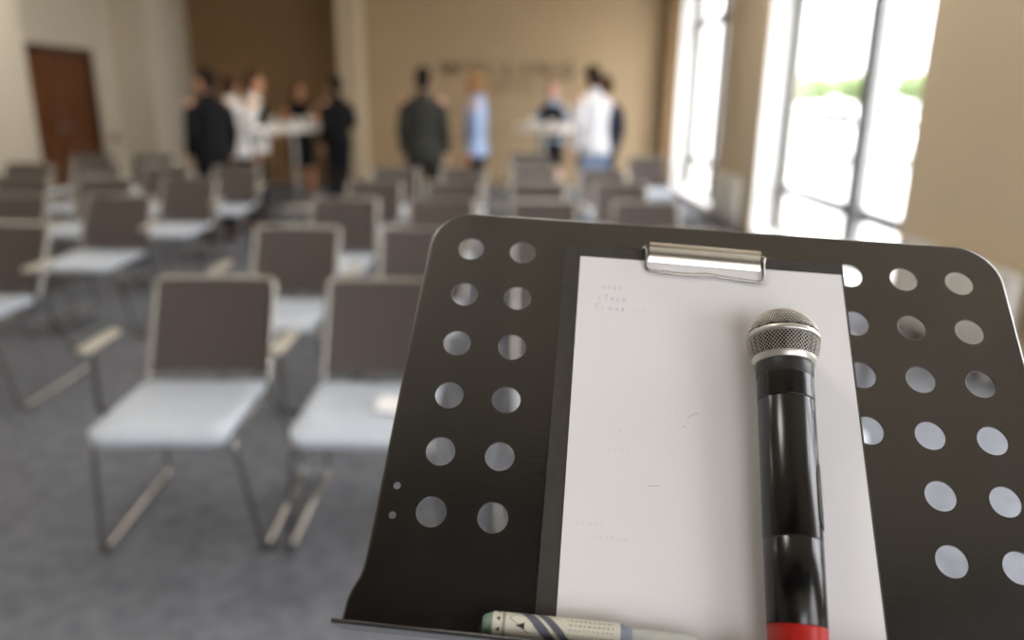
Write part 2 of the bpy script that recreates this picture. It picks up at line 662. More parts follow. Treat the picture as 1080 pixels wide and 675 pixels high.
M['lamp'] = lamp_mat()
for (lx, lrow) in ((-4.4, 'left'), (-2.1, 'middle'), (0.2, 'inner'), (2.0, 'window side'), (-1.0, 'lone')):  # lone panel is added for a glow in the desk's upper left
    for ly in (0.9, 3.2, 5.6, 8.0):
        if (ly < 1) != (lx in (-1.0,)):
            continue
        cl_ = empty('added_ceiling_light', (lx, ly, ZC))
        tag(cl_, 'added square ceiling panel light, %s line, %s from the music stand' % (lrow, {0.9: 'just overhead', 3.2: 'nearest', 5.6: 'second', 8.0: 'third'}[ly]), 'ceiling light', 'added ceiling light panels')
        q = MB()
        for (a_, b_) in (((-0.31, -0.31), (0.31, -0.285)), ((-0.31, 0.285), (0.31, 0.31)), ((-0.31, -0.285), (-0.285, 0.285)), ((0.285, -0.285), (0.31, 0.285))):
            q.box((a_[0], a_[1], -0.03), (b_[0], b_[1], -0.002), 0.003)
        q.build('frame', M['white_metal'], cl_)
        q = MB(); q.box((-0.285, -0.285, -0.022), (0.285, 0.285, -0.008))
        q.build('diffuser', M['lamp'], cl_)

# small red box on the wall by the door
rb = empty('alarm_box', (XL, 11.36, 0.84))
tag(rb, 'small dark red box on the cream wall right of the door', 'alarm box')
q = MB(); q.box((0, -0.055, -0.055), (0.045, 0.055, 0.055), 0.008); q.build('housing', M['switch_red'], rb)
q = MB(); q.lathe([(0.0, 0.0), (0.022, 0.0), (0.022, 0.006), (0.0, 0.008)], 20, xf=Matrix.Translation((0.045, 0, 0)) @ Euler((0, PI / 2, 0)).to_matrix().to_4x4()); q.build('button', M['glide'], rb)


# radiators on the right wall
def radiator(y0, y1, label):
    r = empty('radiator', (XR, (y0 + y1) / 2, 0))
    tag(r, label, 'radiator', 'radiators on the right wall')
    L = (y1 - y0) / 2
    p = MB()
    n = int((y1 - y0) / 0.05)
    for k in range(n):
        ya = -L + k * (2 * L / n)
        p.box((-0.115, ya + 0.004, 0.09), (-0.095, ya + 2 * L / n - 0.004, 0.60), 0.006)
    p.box((-0.097, -L, 0.10), (-0.04, L, 0.59), 0.01)
    p.build('panel', M['radiator'], r)
    g = MB(); g.box((-0.118, -L, 0.60), (-0.03, L, 0.615), 0.004)
    for k in range(int(2 * L / 0.03)):
        yy = -L + 0.015 + k * 0.03
        g.box((-0.10, yy - 0.004, 0.612), (-0.04, yy + 0.004, 0.620))
    g.build('top_grille', M['radiator'], r)
    v = MB(); v.tube([(-0.07, L, 0.14), (-0.07, L + 0.05, 0.14)], 0.014); v.lathe([(0.0, 0), (0.02, 0.0), (0.022, 0.05), (0.0, 0.055)], 16, xf=Matrix.Translation((-0.07, L + 0.05, 0.12)))
    v.build('valve', M['white_metal'], r)
    for s in (-1, 1):
        c = MB(); c.box((-0.09, s * L * 0.8 - 0.02, 0.0), (-0.018, s * L * 0.8 + 0.02, 0.12), 0.004)
        c.build('foot_bracket', M['radiator'], r)


radiator(8.66, 9.76, 'white panel radiator under the wall pier between the two far windows')
radiator(3.78, 4.9, 'pale panel radiator on the near right wall, just behind the music stand edge')

# ---------------------------------------------------------------- conference chairs
SW = 0.213      # half width of seat and back


def make_chair(both_arms=False):
    ch = empty('conference_chair')
    # seat: a thin cushion with rounded edges
    s = MB()
    nx, ny = 12, 14
    y0, y1 = -0.635, -0.165
    def seat_z(u, v):                        # u -1..1, v 0 front .. 1 rear
        z = 0.494 + 0.006 * abs(u) ** 2 - 0.012 * v
        if v < 0.18:
            z -= 0.022 * ((0.18 - v) / 0.18) ** 2
        return z
    s_v = []
    def corner(u, v):
        x = u * SW
        y = y0 + (y1 - y0) * v
        r = 0.045
        ex = max(0, abs(x) - (SW - r)); ey = max(0, (y0 + r) - y, y - (y1 - r))
        d = math.hypot(ex, ey)
        if d > r:
            k = r / d
            x = math.copysign(SW - r + ex * k, x)
            y = (y0 + r - ey * k) if y < y0 + r else (y1 - r + ey * k)
        return x, y
    top = []; bot = []
    for j in range(ny + 1):
        for i in range(nx + 1):
            u = -1 + 2 * i / nx; v = j / ny
            x, y = corner(u, v)
            e = min(1, (1 - abs(u)) / 0.08, v / 0.06, (1 - v) / 0.06)
            z = seat_z(u, v)
            top.append((x, y, z - 0.012 * (1 - e) ** 2))
            bot.append((x * 0.985, y + (0.004 if v < 0.5 else -0.004), z - 0.042 + 0.008 * (1 - e) ** 2))
    n1 = len(top)
    fs = []
    W_ = nx + 1
    for j in range(ny):
        for i in range(nx):
            a = j * W_ + i
            fs.append((a, a + 1, a + W_ + 1, a + W_))
            fs.append((n1 + a, n1 + a + W_, n1 + a + W_ + 1, n1 + a + 1))
    for i in range(nx):
        fs.append((i, n1 + i, n1 + i + 1, i + 1))
        a = ny * W_ + i
        fs.append((a, a + 1, n1 + a + 1, n1 + a))
    for j in range(ny):
        a = j * W_
        fs.append((a, a + W_, n1 + a + W_, n1 + a))
        a = j * W_ + nx
        fs.append((a, n1 + a, n1 + a + W_, a + W_))
    s.add(top + bot, fs, 0, True)
    s.build('seat', M['chair_seat'], ch, sharp=60)
    u = MB(); u.box((-SW + 0.03, -0.60, 0.430), (SW - 0.03, -0.19, 0.446), 0.004)
    u.build('seat_pan', M['chair_dark'], ch)
    # leaning back: panel and silver edging
    BZ0, BZ1 = 0.508, 0.82
    def by(z):
        t = (z - BZ0) / (BZ1 - BZ0)
        return -0.165 + 0.165 * t
    nrm = Vector((0, -(BZ1 - BZ0), 0.165)).normalized()   # towards the sitter
    p = MB()
    hw_, n = SW - 0.012, 10
    vv = []
    for side in (1, -1):
        for j in range(n + 1):
            z = BZ0 + (BZ1 - 0.012 - BZ0) * j / n
            for i in range(n + 1):
                x = -hw_ + 2 * hw_ * i / n
                cv = 0.018 * (1 - (x / hw_) ** 2)
                q_ = Vector((x, by(z) + cv, z)) + nrm * (0.008 * side)
                vv.append(q_)
    m_ = (n + 1) ** 2
    fs = []
    for j in range(n):
        for i in range(n):
            a = j * (n + 1) + i
            fs.append((a, a + 1, a + n + 2, a + n + 1)); fs.append((m_ + a, m_ + a + n + 1, m_ + a + n + 2, m_ + a + 1))
    for i in range(n):
        fs.append((i, m_ + i, m_ + i + 1, i + 1)); a = n * (n + 1) + i; fs.append((a, a + 1, m_ + a + 1, m_ + a))
        a = i * (n + 1); fs.append((a, a + n + 1, m_ + a + n + 1, m_ + a)); a = a + n; fs.append((a, m_ + a, m_ + a + n + 1, a + n + 1))
    p.add(vv, fs, 0, True)
    p.build('backrest', M['chair_back'], ch, sharp=60)
    e = MB()                                  # polished tube round the panel
    path = rounded([(-SW, 0, 0.478), (-SW, 0, BZ1 - 0.011), (SW, 0, BZ1 - 0.011), (SW, 0, 0.478)], 0.022, 5)
    path = [Vector((q_.x, by(q_.z) + (0.016 * (1 - (q_.x / SW) ** 2) if abs(q_.x) < SW - 0.03 else 0), q_.z)) for q_ in path]
    fine = []
    for a_, b_ in zip(path, path[1:]):
        k_ = max(1, int((b_ - a_).length / 0.04))
        for t_ in range(k_):
            p_ = a_.lerp(b_, t_ / k_)
            fine.append(Vector((p_.x, by(p_.z) + (0.016 * (1 - (p_.x / SW) ** 2)), p_.z)))
    fine.append(path[-1])
    e.tube(fine, 0.0115, 10)
    e.build('back_frame', M['chair_edge'], ch, sharp=60)
    # sled frames, one each side
    for sx in (-1, 1):
        fr = MB()
        pth = [(sx * 0.205, -0.19, 0.437), (sx * 0.212, -0.585, 0.437), (sx * 0.262, -0.535, 0.013), (sx * 0.268, 0.03, 0.013), (sx * 0.205, -0.155, 0.44), (sx * 0.205, -0.155, 0.49)]
        rp_ = rounded(pth, 0.04, 5)
        fr.tube(rp_, [0.0125 if q_.z < 0.03 else 0.0075 for q_ in rp_], 10)
        fr.build('sled_leg', M['chrome'], ch)
        for yy in (-0.48, -0.03):
            gl = MB(); gl.box((sx * 0.27 - 0.013, yy - 0.025, 0.0), (sx * 0.27 + 0.013, yy + 0.025, 0.006), 0.002)
            gl.build('glide', M['glide'], ch)
        if sx > 0 and not both_arms:
            continue
        sp = MB(); sp.tube(rounded([(sx * 0.205, -0.36, 0.437), (sx * 0.300, -0.36, 0.437), (sx * 0.306, -0.33, 0.655)], 0.03, 4), 0.010, 8)
        sp.build('arm_support', M['chair_dark'], ch)
        ap = MB(); ap.box((sx * 0.306 - 0.022, -0.40, 0.650), (sx * 0.306 + 0.022, -0.165, 0.672), 0.008, seg=3)
        ap.build('armrest', M['arm_pad'], ch)
    cb = MB(); cb.tube([(-0.205, -0.30, 0.437), (0.205, -0.30, 0.437)], 0.009, 8)
    cb.build('cross_bar', M['chrome'], ch)
    return ch


ROWS = [2.72, 3.87, 5.02, 6.17, 7.32, 8.47, 9.62]
ROWN = ['front', 'second', 'third', 'fourth', 'fifth', 'sixth', 'seventh']
CCOL = [-1.07, -0.43, 0.24, 0.90]
CNAME = ['first', 'second', 'third', 'fourth']
LCOL = {-2.56: 'beside the aisle', -3.22: 'second from the aisle', -3.88: 'third from the aisle', -4.54: 'fourth from the aisle'}
spots = []
for ri, y in enumerate(ROWS[:5]):
    for ci, x in enumerate(CCOL):
        spots.append((x, y, 'grey chair, %s from the aisle in the %s row of the middle block' % (CNAME[ci], ROWN[ri])))
spots[1] = (spots[1][0], spots[1][1], 'grey front-row chair with a white leaflet on its pale seat')
spots.append((0.27, ROWS[5], 'grey chair standing alone in the sixth row of the middle block'))
spots.append((0.24, ROWS[6], 'dark backed chair farthest from the music stand, in front of the right bar table'))
spots.append((1.62, 9.1, 'grey chair at the far right by the window, right of the man in white'))
for (ri, xs) in ((1, [-2.56]), (2, [-2.56, -3.22]), (3, [-2.56, -3.22, -3.88]), (4, [-2.56, -3.22, -3.88, -4.54]), (5, [-3.88, -4.54])):
    for x in xs:
        where = LCOL[x]
        nm = ['nearest', 'second', 'third', 'fourth', 'fifth'][ri - 1]
        spots.append((x, ROWS[ri], 'grey chair %s in the %s row of the left block' % (where, nm)))
proto = make_chair()
proto_end = make_chair(True)
used = {}
for i, (x, y, lab) in enumerate(spots):
    end = (i < 20 and i % 4 == 3) or abs(x + 2.56) < 0.02 or x > 1.5 or i in (20, 21)
    src = proto_end if end else proto
    c = copy_tree(src) if end in used else src
    used[end] = True
    jx, jy, jr = (random.uniform(-0.006, 0.006), random.uniform(-0.02, 0.02), random.uniform(-0.01, 0.01)) if i > 1 else ((0, 0, 0.03), (-0.012, 0, -0.01))[i]
    c.location = (x + jx, y + jy, 0)
    c.rotation_euler = (0, 0, jr)
    tag(c, lab, 'chair', 'conference chairs set out in rows')

# white leaflet on the second front chair
lf = MB()
lf.box((-0.075, -0.055, 0.0), (0.075, 0.055, 0.003), 0.0008)
lf.add([(-0.075, -0.055, 0.0035), (0.075, -0.055, 0.0035), (0.072, 0.05, 0.016), (-0.072, 0.05, 0.016), (-0.075, -0.055, 0.0042), (0.075, -0.055, 0.0042), (0.072, 0.05, 0.0167), (-0.072, 0.05, 0.0167)],
       [(0, 3, 2, 1), (4, 5, 6, 7), (0, 1, 5, 4), (1, 2, 6, 5), (2, 3, 7, 6), (3, 0, 4, 7)])
lo = lf.build('leaflet', M['paper'])
lo.location = (-0.345, 2.285, 0.4955); lo.rotation_euler = (0, 0, -0.12)
tag(lo, 'small white folded leaflet lying on the seat of a front-row chair', 'leaflet')


# ---------------------------------------------------------------- bar tables
def bar_table(x, y, r, h, label):
    t = empty('bar_table', (x, y, 0))
    tag(t, label, 'table', 'tall round tables')
    q = MB(); q.lathe([(0.0, h - 0.028), (r - 0.006, h - 0.028), (r, h - 0.022), (r, h - 0.005), (r - 0.005, h), (0.0, h)], 48)
    q.build('table_top', M['table'], t)
    q = MB(); q.lathe([(0.0, 0.03), (0.03, 0.03), (0.028, h - 0.06), (0.12, h - 0.045), (0.12, h - 0.029), (0.0, h - 0.029)], 24)
    q.build('pedestal', M['steel'], t)
    q = MB(); q.lathe([(0.0, 0.0), (0.23, 0.0), (0.23, 0.008), (0.06, 0.022), (0.04, 0.03), (0.0, 0.03)], 40)
    q.build('base', M['white_metal'], t)
    return t


T1 = (-2.84, 10.3)
T2 = (0.47, 10.55)
bar_table(T1[0], T1[1], 0.40, 1.10, 'tall round white table at left, crowded by people in black and white')
bar_table(T2[0], T2[1], 0.36, 1.12, 'tall round white table at right, before the back wall')


def cloth_cover(x, y, r, h, drop, label):
    c = MB()
    n = 96
    rings = [(0.0, h + 0.002), (r * 0.6, h + 0.002), (r - 0.01, h + 0.002), (r + 0.004, h - 0.004), (r + 0.010, h - 0.03), (r + 0.014, h - drop)]
    vs = []; fs = []
    for side, off in ((0, 0.0), (1, 0.0025)):
        for ri, (rr, z) in enumerate(rings):
            for k in range(n):
                a = 2 * PI * k / n
                w_ = 0.010 * max(0, (h - z) / drop) * math.sin(a * 14)
                R_ = max(rr, 1e-4) + w_ + (off if ri > 2 else 0)
                vs.append((R_ * math.cos(a), R_ * math.sin(a), z + (off if ri <= 3 else 0)))
    m_ = len(rings) * n
    for i in range(len(rings) - 1):
        for k in range(n):
            k2 = (k + 1) % n
            fs.append((i * n + k, i * n + k2, (i + 1) * n + k2, (i + 1) * n + k))
            fs.append((m_ + i * n + k, m_ + (i + 1) * n + k, m_ + (i + 1) * n + k2, m_ + i * n + k2))
    e_ = (len(rings) - 1) * n
    for k in range(n):
        k2 = (k + 1) % n
        fs.append((e_ + k, e_ + k2, m_ + e_ + k2, m_ + e_ + k))
    c.add(vs, fs, 0, True)
    o = c.build('tablecloth', M['linen'], sharp=50)
    o.location = (x, y, 0)
    tag(o, label, 'tablecloth', 'white table covers')
    return o


M['linen'] = mat('white_linen', 'E6E4DF', 0.8)
cloth_cover(T1[0], T1[1], 0.42, 1.10, 0.085, 'white cover over the left tall table')
cloth_cover(T2[0], T2[1], 0.37, 1.12, 0.085, 'white cover over the right tall table')


def cup(x, y, z, label, s=1.0):
    c = empty('coffee_cup', (x, y, z))
    tag(c, label, 'cup', 'white cups on the tall tables')
    q = MB(); q.lathe([(0.0, 0.006), (0.024 * s, 0.006), (0.036 * s, 0.03), (0.040 * s, 0.075 * s), (0.037 * s, 0.075 * s), (0.032 * s, 0.03), (0.0, 0.014)], 24)
    bd = q.build('bowl', M['table'], c)
    q = MB(); q.tube(smooth_path([(0.037 * s, 0, 0.062), (0.062 * s, 0, 0.058), (0.06 * s, 0, 0.03), (0.034 * s, 0, 0.026)]), 0.004, 8)
    q.build('handle', M['table'], c)
    q = MB(); q.lathe([(0.0, 0.0), (0.05 * s, 0.0), (0.07 * s, 0.008), (0.068 * s, 0.011), (0.04 * s, 0.006), (0.0, 0.006)], 28)
    q.build('saucer', M['table'], c)


cup(T1[0] + 0.22, T1[1] - 0.10, 1.105, 'white cup near the right rim of the left tall table', 1.2)
cup(T1[0] + 0.10, T1[1] - 0.22, 1.105, 'white cup at the front of the left tall table', 1.1)
cup(T1[0] - 0.22, T1[1] - 0.12, 1.105, 'white cup near the left rim of the left tall table', 1.1)
cup(T2[0] - 0.16, T2[1] - 0.12, 1.125, 'white cup on the left side of the right tall table', 1.1)
cup(T2[0] + 0.08, T2[1] - 0.2, 1.125, 'white cup at the front of the right tall table', 1.0)


# ---------------------------------------------------------------- people
def remesh(mb, voxel, it=3, fac=0.5):
    me = mb.mesh('tmp', [])
    o = bpy.data.objects.new('tmp', me)
    COL.objects.link(o)
    r = o.modifiers.new('r', 'REMESH'); r.mode = 'VOXEL'; r.voxel_size = voxel; r.use_smooth_shade = True
    s = o.modifiers.new('s', 'SMOOTH'); s.factor = fac; s.iterations = it
    bpy.context.view_layer.update()
    out = bpy.data.meshes.new_from_object(o.evaluated_get(bpy.context.evaluated_depsgraph_get()))
    bpy.data.objects.remove(o)
    bpy.data.meshes.remove(me)
    return out


def link_mesh(name, me, m, parent):
    me.materials.clear()
    me.materials.append(m)
    me.name = name
    o = bpy.data.objects.new(name, me)
    COL.objects.link(o)
    o.parent = parent
    return o


def loft(mb, secs, n=24, T=lambda v: v):
    """secs: (x, y, z, rx, ry)"""
    verts = []; faces = []
    for (x, y, z, rx, ry) in secs:
        for k in range(n):
            th = 2 * PI * k / n
            verts.append(T(Vector((x + rx * math.cos(th), y + ry * math.sin(th), z))))
    for i in range(len(secs) - 1):
        for k in range(n):
            k2 = (k + 1) % n
            faces.append((i * n + k, i * n + k2, (i + 1) * n + k2, (i + 1) * n + k))
    faces.append(tuple(range(n - 1, -1, -1)))
    faces.append(tuple((len(secs) - 1) * n + k for k in range(n)))
    mb.add(verts, faces, 0, True)


SKIN = {}
for nm, hx in (('light', 'C99A7E'), ('warm', 'BE8A6A'), ('pink', 'D3A08C')):
    SKIN[nm] = mat('skin_' + nm, hx, 0.55, var=0.04, vscale=14)
HAIRC = {}
for nm, hx in (('black', '15110F'), ('brown', '3B2616'), ('dark_brown', '241812'), ('blond', '8A6A48'), ('auburn', '6A3F24')):
    HAIRC[nm] = mat('hair_' + nm, hx, 0.8, spec=0.15, var=0.15, vscale=60)
CL = {}


def cloth(hx):
    if hx not in CL:
        CL[hx] = mat('cloth_' + str(len(CL)), hx, 0.85, spec=0.25, var=0.06, vscale=30, bump=0.1, bscale=400)
    return CL[hx]


M['eye'] = mat('eye_dark', '241A14', 0.2)
M['lip'] = mat('lip_skin', '9C5A50', 0.5)
M['shoe'] = mat('black_shoe_leather', '121110', 0.35)

ARM = {
    'down': (((0.228, 0.035, 1.13)), ((0.225, -0.05, 0.885))),
    'out': (((0.275, 0.03, 1.14)), ((0.335, -0.04, 0.905))),
    'front': (((0.25, 0.03, 1.14)), ((0.10, -0.22, 1.07))),
    'table': (((0.25, -0.10, 1.16)), ((0.15, -0.35, 1.155))),
    'high': (((0.25, -0.10, 1.22)), ((0.16, -0.33, 1.285))),
    'reach': (((0.27, -0.17, 1.20)), ((0.24, -0.42, 1.165))),
}


def person(name_loc, rz, h, label, skin='light', hair='brown', style='short', arms=('down', 'down'), lean=0.0, head_yaw=0.0, head_pitch=0.0,
           female=False, top=None, top_kind='shirt', vest=None, bottom=None, bottom_kind='trousers', sleeves=True, stance=0.0):
    s = h / 1.75
    p = empty('person', (name_loc[0], name_loc[1], 0), rz)
    tag(p, label, 'person', 'people standing and talking at the back of the room')
    R = Matrix.Rotation(lean, 3, 'X')
    piv = Vector((0, 0, 0.95))

    def U(v):
        return (piv + R @ (Vector(v) - piv)) * s
    def Lw(v):
        return Vector(v) * s
    sh = 0.168 if female else 0.187
    k = 0.92 if female else 1.0
    hipw = 0.170 if female else 0.162
    torso = [(0, 0, 0.86, hipw, 0.108), (0, 0, 0.95, hipw + 0.002, 0.112), (0, -0.004, 1.06, 0.138 * k, 0.094), (0, -0.008, 1.16, 0.146 * k, 0.102),
             (0, -0.008, 1.28, 0.166 * k, 0.116), (0, 0, 1.37, 0.172 * k, 0.102), (0, 0.006, 1.425, 0.145 * k, 0.08), (0, 0.01, 1.46, 0.085, 0.062), (0, 0.012, 1.485, 0.058, 0.056)]
    head_c = Vector((0, -0.022, 1.632))
    neck = Vector((0, 0.0, 1.53))
    HR = Matrix.Rotation(head_yaw, 3, 'Z') @ Matrix.Rotation(head_pitch, 3, 'X')

    def HT(v):
        return U(neck + HR @ (head_c + Vector(v) - neck))
    HQ = (R @ HR).to_quaternion()
    b = MB()
    loft(b, torso, 24, U)
    b.tube([U((0, 0.014, 1.44)), U((0, 0.004, 1.50)), HT((0, 0.02, -0.06))], [0.06 * s, 0.053 * s, 0.052 * s], 14)
    # head
    b.ellipsoid(HT((0, 0.004, 0.018)), (0.074 * s, 0.092 * s, 0.100 * s), 24, 16, rot=HQ)
    b.ellipsoid(HT((0, -0.022, -0.045)), (0.058 * s, 0.066 * s, 0.074 * s), 20, 12, rot=HQ)
    b.ellipsoid(HT((0, -0.062, -0.092)), (0.024 * s, 0.022 * s, 0.018 * s), 12, 8, rot=HQ)
    b.tube([HT((0, -0.082, 0.016)), HT((0, -0.099, -0.018)), HT((0, -0.092, -0.03))], [0.009 * s, 0.013 * s, 0.012 * s], 8)
    b.ellipsoid(HT((0, -0.080, 0.028)), (0.05 * s, 0.012 * s, 0.008 * s), 12, 8, rot=HQ)
    for sx in (-1, 1):
        b.ellipsoid(HT((sx * 0.076, 0.012, -0.012)), (0.011 * s, 0.02 * s, 0.032 * s), 10, 8, rot=HQ)
    # arms and hands
    arm_pts = []
    for sx, kind in ((-1, arms[0]), (1, arms[1])):
        e, w = ARM[kind]
        S = U((sx * sh, 0.004, 1.405))
        E_ = U((sx * e[0] * (0.95 if female else 1), e[1], e[2]))
        W = U((sx * w[0], w[1], w[2]))
        arm_pts.append((sx, S, E_, W))
        b.tube([U((sx * 0.09, 0.005, 1.40)), S, S.lerp(E_, 0.4), E_, E_.lerp(W, 0.35), W], [q * s * k for q in (0.05, 0.056, 0.047, 0.038, 0.037, 0.025)], 14)
        d = (W - E_).normalized()
        inward = Vector((-sx, 0, 0)) if kind in ('down', 'out') else Vector((0, 0, -1))
        nrm = (inward - d * inward.dot(d)).normalized()      # palm faces this way
        sd = d.cross(nrm).normalized()
        fwd = Vector((0, -1, 0)) if kind in ('down', 'out') else Vector((-sx, 0, 0))
        if sd.dot(fwd) < 0:
            sd = -sd                                          # thumb side
        q = Matrix((sd, nrm, d)).transposed().to_quaternion()
        b.ellipsoid(W + d * 0.048 * s, (0.040 * s, 0.017 * s, 0.056 * s), 16, 10, rot=q)
        for fi, (off, ln) in enumerate(((0.029, 0.072), (0.0098, 0.08), (-0.0098, 0.074), (-0.029, 0.058))):
            st = W + (d * (0.088 - abs(off) * 0.25) + sd * off) * s
            pts = [st - d * 0.02 * s, st]
            ang = 0.0
            cur = st
            for sgm, fr in enumerate((0.45, 0.3, 0.25)):
                ang += (0.22, 0.3, 0.3)[sgm]
                dr_ = d * math.cos(ang) + nrm * math.sin(ang) + sd * off * 1.5
                cur = cur + dr_.normalized() * (ln * fr * s)
                pts.append(cur)
            b.tube(pts, [r_ * s for r_ in (0.0088, 0.0086, 0.008, 0.0074, 0.006)], 8)
        st = W + (d * 0.02 + sd * 0.026) * s
        b.tube([st, st + (d * 0.03 + sd * 0.022 + nrm * 0.006) * s, st + (d * 0.062 + sd * 0.03 + nrm * 0.014) * s], [0.013 * s, 0.010 * s, 0.0075 * s], 8)
    # legs
    legs = []
    for sx in (-1, 1):
        hx = 0.088
        st = stance * sx
        Hp = Vector((sx * hx, 0, 0.90)); K = Vector((sx * (hx + 0.012), -0.012 + st * 0.5, 0.49)); A = Vector((sx * (hx + 0.02), 0.028 + st, 0.075))
        legs.append((sx, Hp, K, A))
        b.tube([Lw(Hp + Vector((0, 0, 0.03))), Lw(Hp.lerp(K, 0.3)), Lw(Hp.lerp(K, 0.75)), Lw(K), Lw(K.lerp(A, 0.3) + Vector((0, 0.012, 0))), Lw(K.lerp(A, 0.8)), Lw(A)],
               [q * s for q in (0.084, 0.08, 0.06, 0.052, 0.054, 0.037, 0.036)], 16)
        b.tube([Lw(A + Vector((0, 0.025, -0.035))), Lw(A + Vector((sx * 0.008, -0.06, -0.035))), Lw(A + Vector((sx * 0.016, -0.165, -0.05)))], [0.035 * s, 0.036 * s, 0.022 * s], 12)
    link_mesh('body', remesh(b, 0.0062 * s, 3), SKIN[skin], p)
    # face details
    for sx in (-1, 1):
        e = MB(); e.ellipsoid(HT((sx * 0.031, -0.083, 0.004)), (0.0115 * s, 0.006 * s, 0.006 * s), 12, 8, rot=HQ)
        e.build('eye', M['eye'], p)
    e = MB(); e.ellipsoid(HT((0, -0.0835, -0.058)), (0.022 * s, 0.008 * s, 0.007 * s), 14, 8, rot=HQ)
    e.build('lips', M['lip'], p)
    # hair
    hb = MB()
    hb.ellipsoid(HT((0, 0.022, 0.040)), (0.084 * s, 0.095 * s, 0.094 * s), 24, 16, rot=HQ)
    hb.ellipsoid(HT((0, 0.048, -0.012)), (0.079 * s, 0.066 * s, 0.098 * s), 24, 16, rot=HQ)
    if style in ('long', 'bob'):
        dz = -0.24 if style == 'long' else -0.10
        hb.tube([HT((0, 0.06, 0.02)), HT((0, 0.07, -0.08)), HT((0, 0.085, dz))], [(0.085 * s, 0.05 * s), (0.09 * s, 0.045 * s), (0.06 * s, 0.022 * s)], 16)
        for sx in (-1, 1):
            hb.tube([HT((sx * 0.066, -0.01, 0.05)), HT((sx * 0.084, -0.008, -0.03)), HT((sx * 0.085, 0.005, dz * 0.8))], [0.03 * s, 0.03 * s, 0.018 * s], 10)
    if style == 'bun':
        hb.ellipsoid(HT((0.0, 0.13, 0.06)), (0.042 * s, 0.04 * s, 0.042 * s), 16, 10)
    if style == 'pony':
        hb.tube(smooth_path([HT((0, 0.10, 0.05)), HT((0, 0.15, 0.03)), HT((0, 0.155, -0.08)), HT((0, 0.13, -0.17))], 4), [0.022 * s] * 12 + [0.01 * s], 10)
    link_mesh('hair', remesh(hb, 0.006, 4), HAIRC[hair], p)
    # clothing
    g = 0.016 if top_kind == 'shirt' else 0.024
    zb = {'shirt': 0.86, 'jacket': 0.80, 'dress': 0.52}[top_kind]
    c = MB()
    secs = []
    if top_kind == 'dress':
        secs += [(0, 0.0, 0.52, 0.19, 0.145), (0, 0.0, 0.72, 0.19, 0.138)]
    else:
        secs += [(0, 0.0, zb, hipw + g + (0.012 if top_kind == 'jacket' else 0.006), 0.112 + g)]
    for (x, y, z, rx, ry) in torso[1:]:
        if z < 1.47:
            loose = 0.012 if (z < 1.2 and not female) else 0.0
            secs.append((x, y, z, rx + g + loose, ry + g * 0.9 + loose))
    secs.append((0, 0.012, 1.487, 0.070, 0.068))
    loft(c, secs, 28, lambda v: U(v) if v[2] > 0.90 else Lw(v) if lean < 0.05 else U(v))
    for (sx, S, E_, W) in arm_pts:
        if sleeves:
            W2 = E_.lerp(W, 0.93)
            rr = [0.062, 0.069, 0.060, 0.052, 0.048, 0.040] if top_kind == 'jacket' else [0.058, 0.065, 0.056, 0.047, 0.043, 0.034]
            c.tube([U((sx * 0.06, 0.006, 1.405)), U((sx * (sh - 0.055), 0.005, 1.397)), U((sx * (sh - 0.008), 0.004, 1.362)), S.lerp(E_, 0.4), E_, E_.lerp(W2, 0.4), W2], [q * s * k for q in [rr[0] - 0.006, rr[1] - 0.006] + rr[1:]], 16)
        else:
            c.tube([U((sx * 0.09, 0.005, 1.40)), S, S.lerp(E_, 0.12)], [q * s * k for q in (0.056, 0.062, 0.06)], 16)
    nm = {'shirt': 'shirt', 'jacket': 'jacket', 'dress': 'dress'}[top_kind]
    tp = link_mesh(nm, remesh(c, 0.009, 7), cloth(top), p)
    col = MB()
    cpts = [U((0.066 * math.cos(t), 0.012 + 0.064 * math.sin(t), 1.492 + 0.012 * math.sin(t))) for t in [2 * PI * i / 20 for i in range(20)]]
    col.tube(cpts, [(0.022 * s, 0.007 * s)] * 20, 8, closed=True)
    col.build('collar', cloth(top), tp)
    if vest:
        v_ = MB()
        loft(v_, [(x, y, z, rx + g + 0.012, ry + g + 0.010) for (x, y, z, rx, ry) in torso[1:6]] + [(0, 0.004, 1.42, 0.135, 0.105)], 28, U)
        link_mesh('waistcoat', remesh(v_, 0.009, 3), cloth(vest), p)
    if bottom_kind == 'trousers':
        t = MB()
        loft(t, [(0, 0, 0.84, hipw + 0.010, 0.118), (0, 0, 0.95, hipw + 0.010, 0.120), (0, 0, 1.03, 0.150 * k, 0.106)], 28, Lw)
        for (sx, Hp, K, A) in legs:
            t.tube([Lw(Hp), Lw(Hp.lerp(K, 0.3)), Lw(Hp.lerp(K, 0.75)), Lw(K), Lw(K.lerp(A, 0.4) + Vector((0, 0.008, 0))), Lw(A + Vector((0, 0, 0.03)))],
                   [q * s for q in (0.094, 0.092, 0.076, 0.068, 0.066, 0.058)], 18)
        link_mesh('trousers', remesh(t, 0.009, 3), cloth(bottom), p)
    elif bottom_kind == 'skirt':
        t = MB()
        loft(t, [(0, 0, 0.52, 0.175, 0.135), (0, 0, 0.72, 0.185, 0.135), (0, 0, 0.95, hipw + 0.012, 0.122), (0, 0, 1.03, 0.146, 0.102)], 28, Lw)
        link_mesh('skirt', remesh(t, 0.009, 3), cloth(bottom), p)
    for (sx, Hp, K, A) in legs:
        f = MB()
        f.tube([Lw(A + Vector((0, 0.055, -0.036))), Lw(A + Vector((0, 0.02, -0.028))), Lw(A + Vector((sx * 0.008, -0.07, -0.036))), Lw(A + Vector((sx * 0.016, -0.16, -0.047))), Lw(A + Vector((sx * 0.02, -0.205, -0.052)))],
               [(0.030 * s, 0.034 * s), (0.045 * s, 0.043 * s), (0.038 * s, 0.046 * s), (0.025 * s, 0.042 * s), (0.012 * s, 0.02 * s)], 14)
        for v in f.bm.verts:
            v.co.z = max(v.co.z, 0.012)
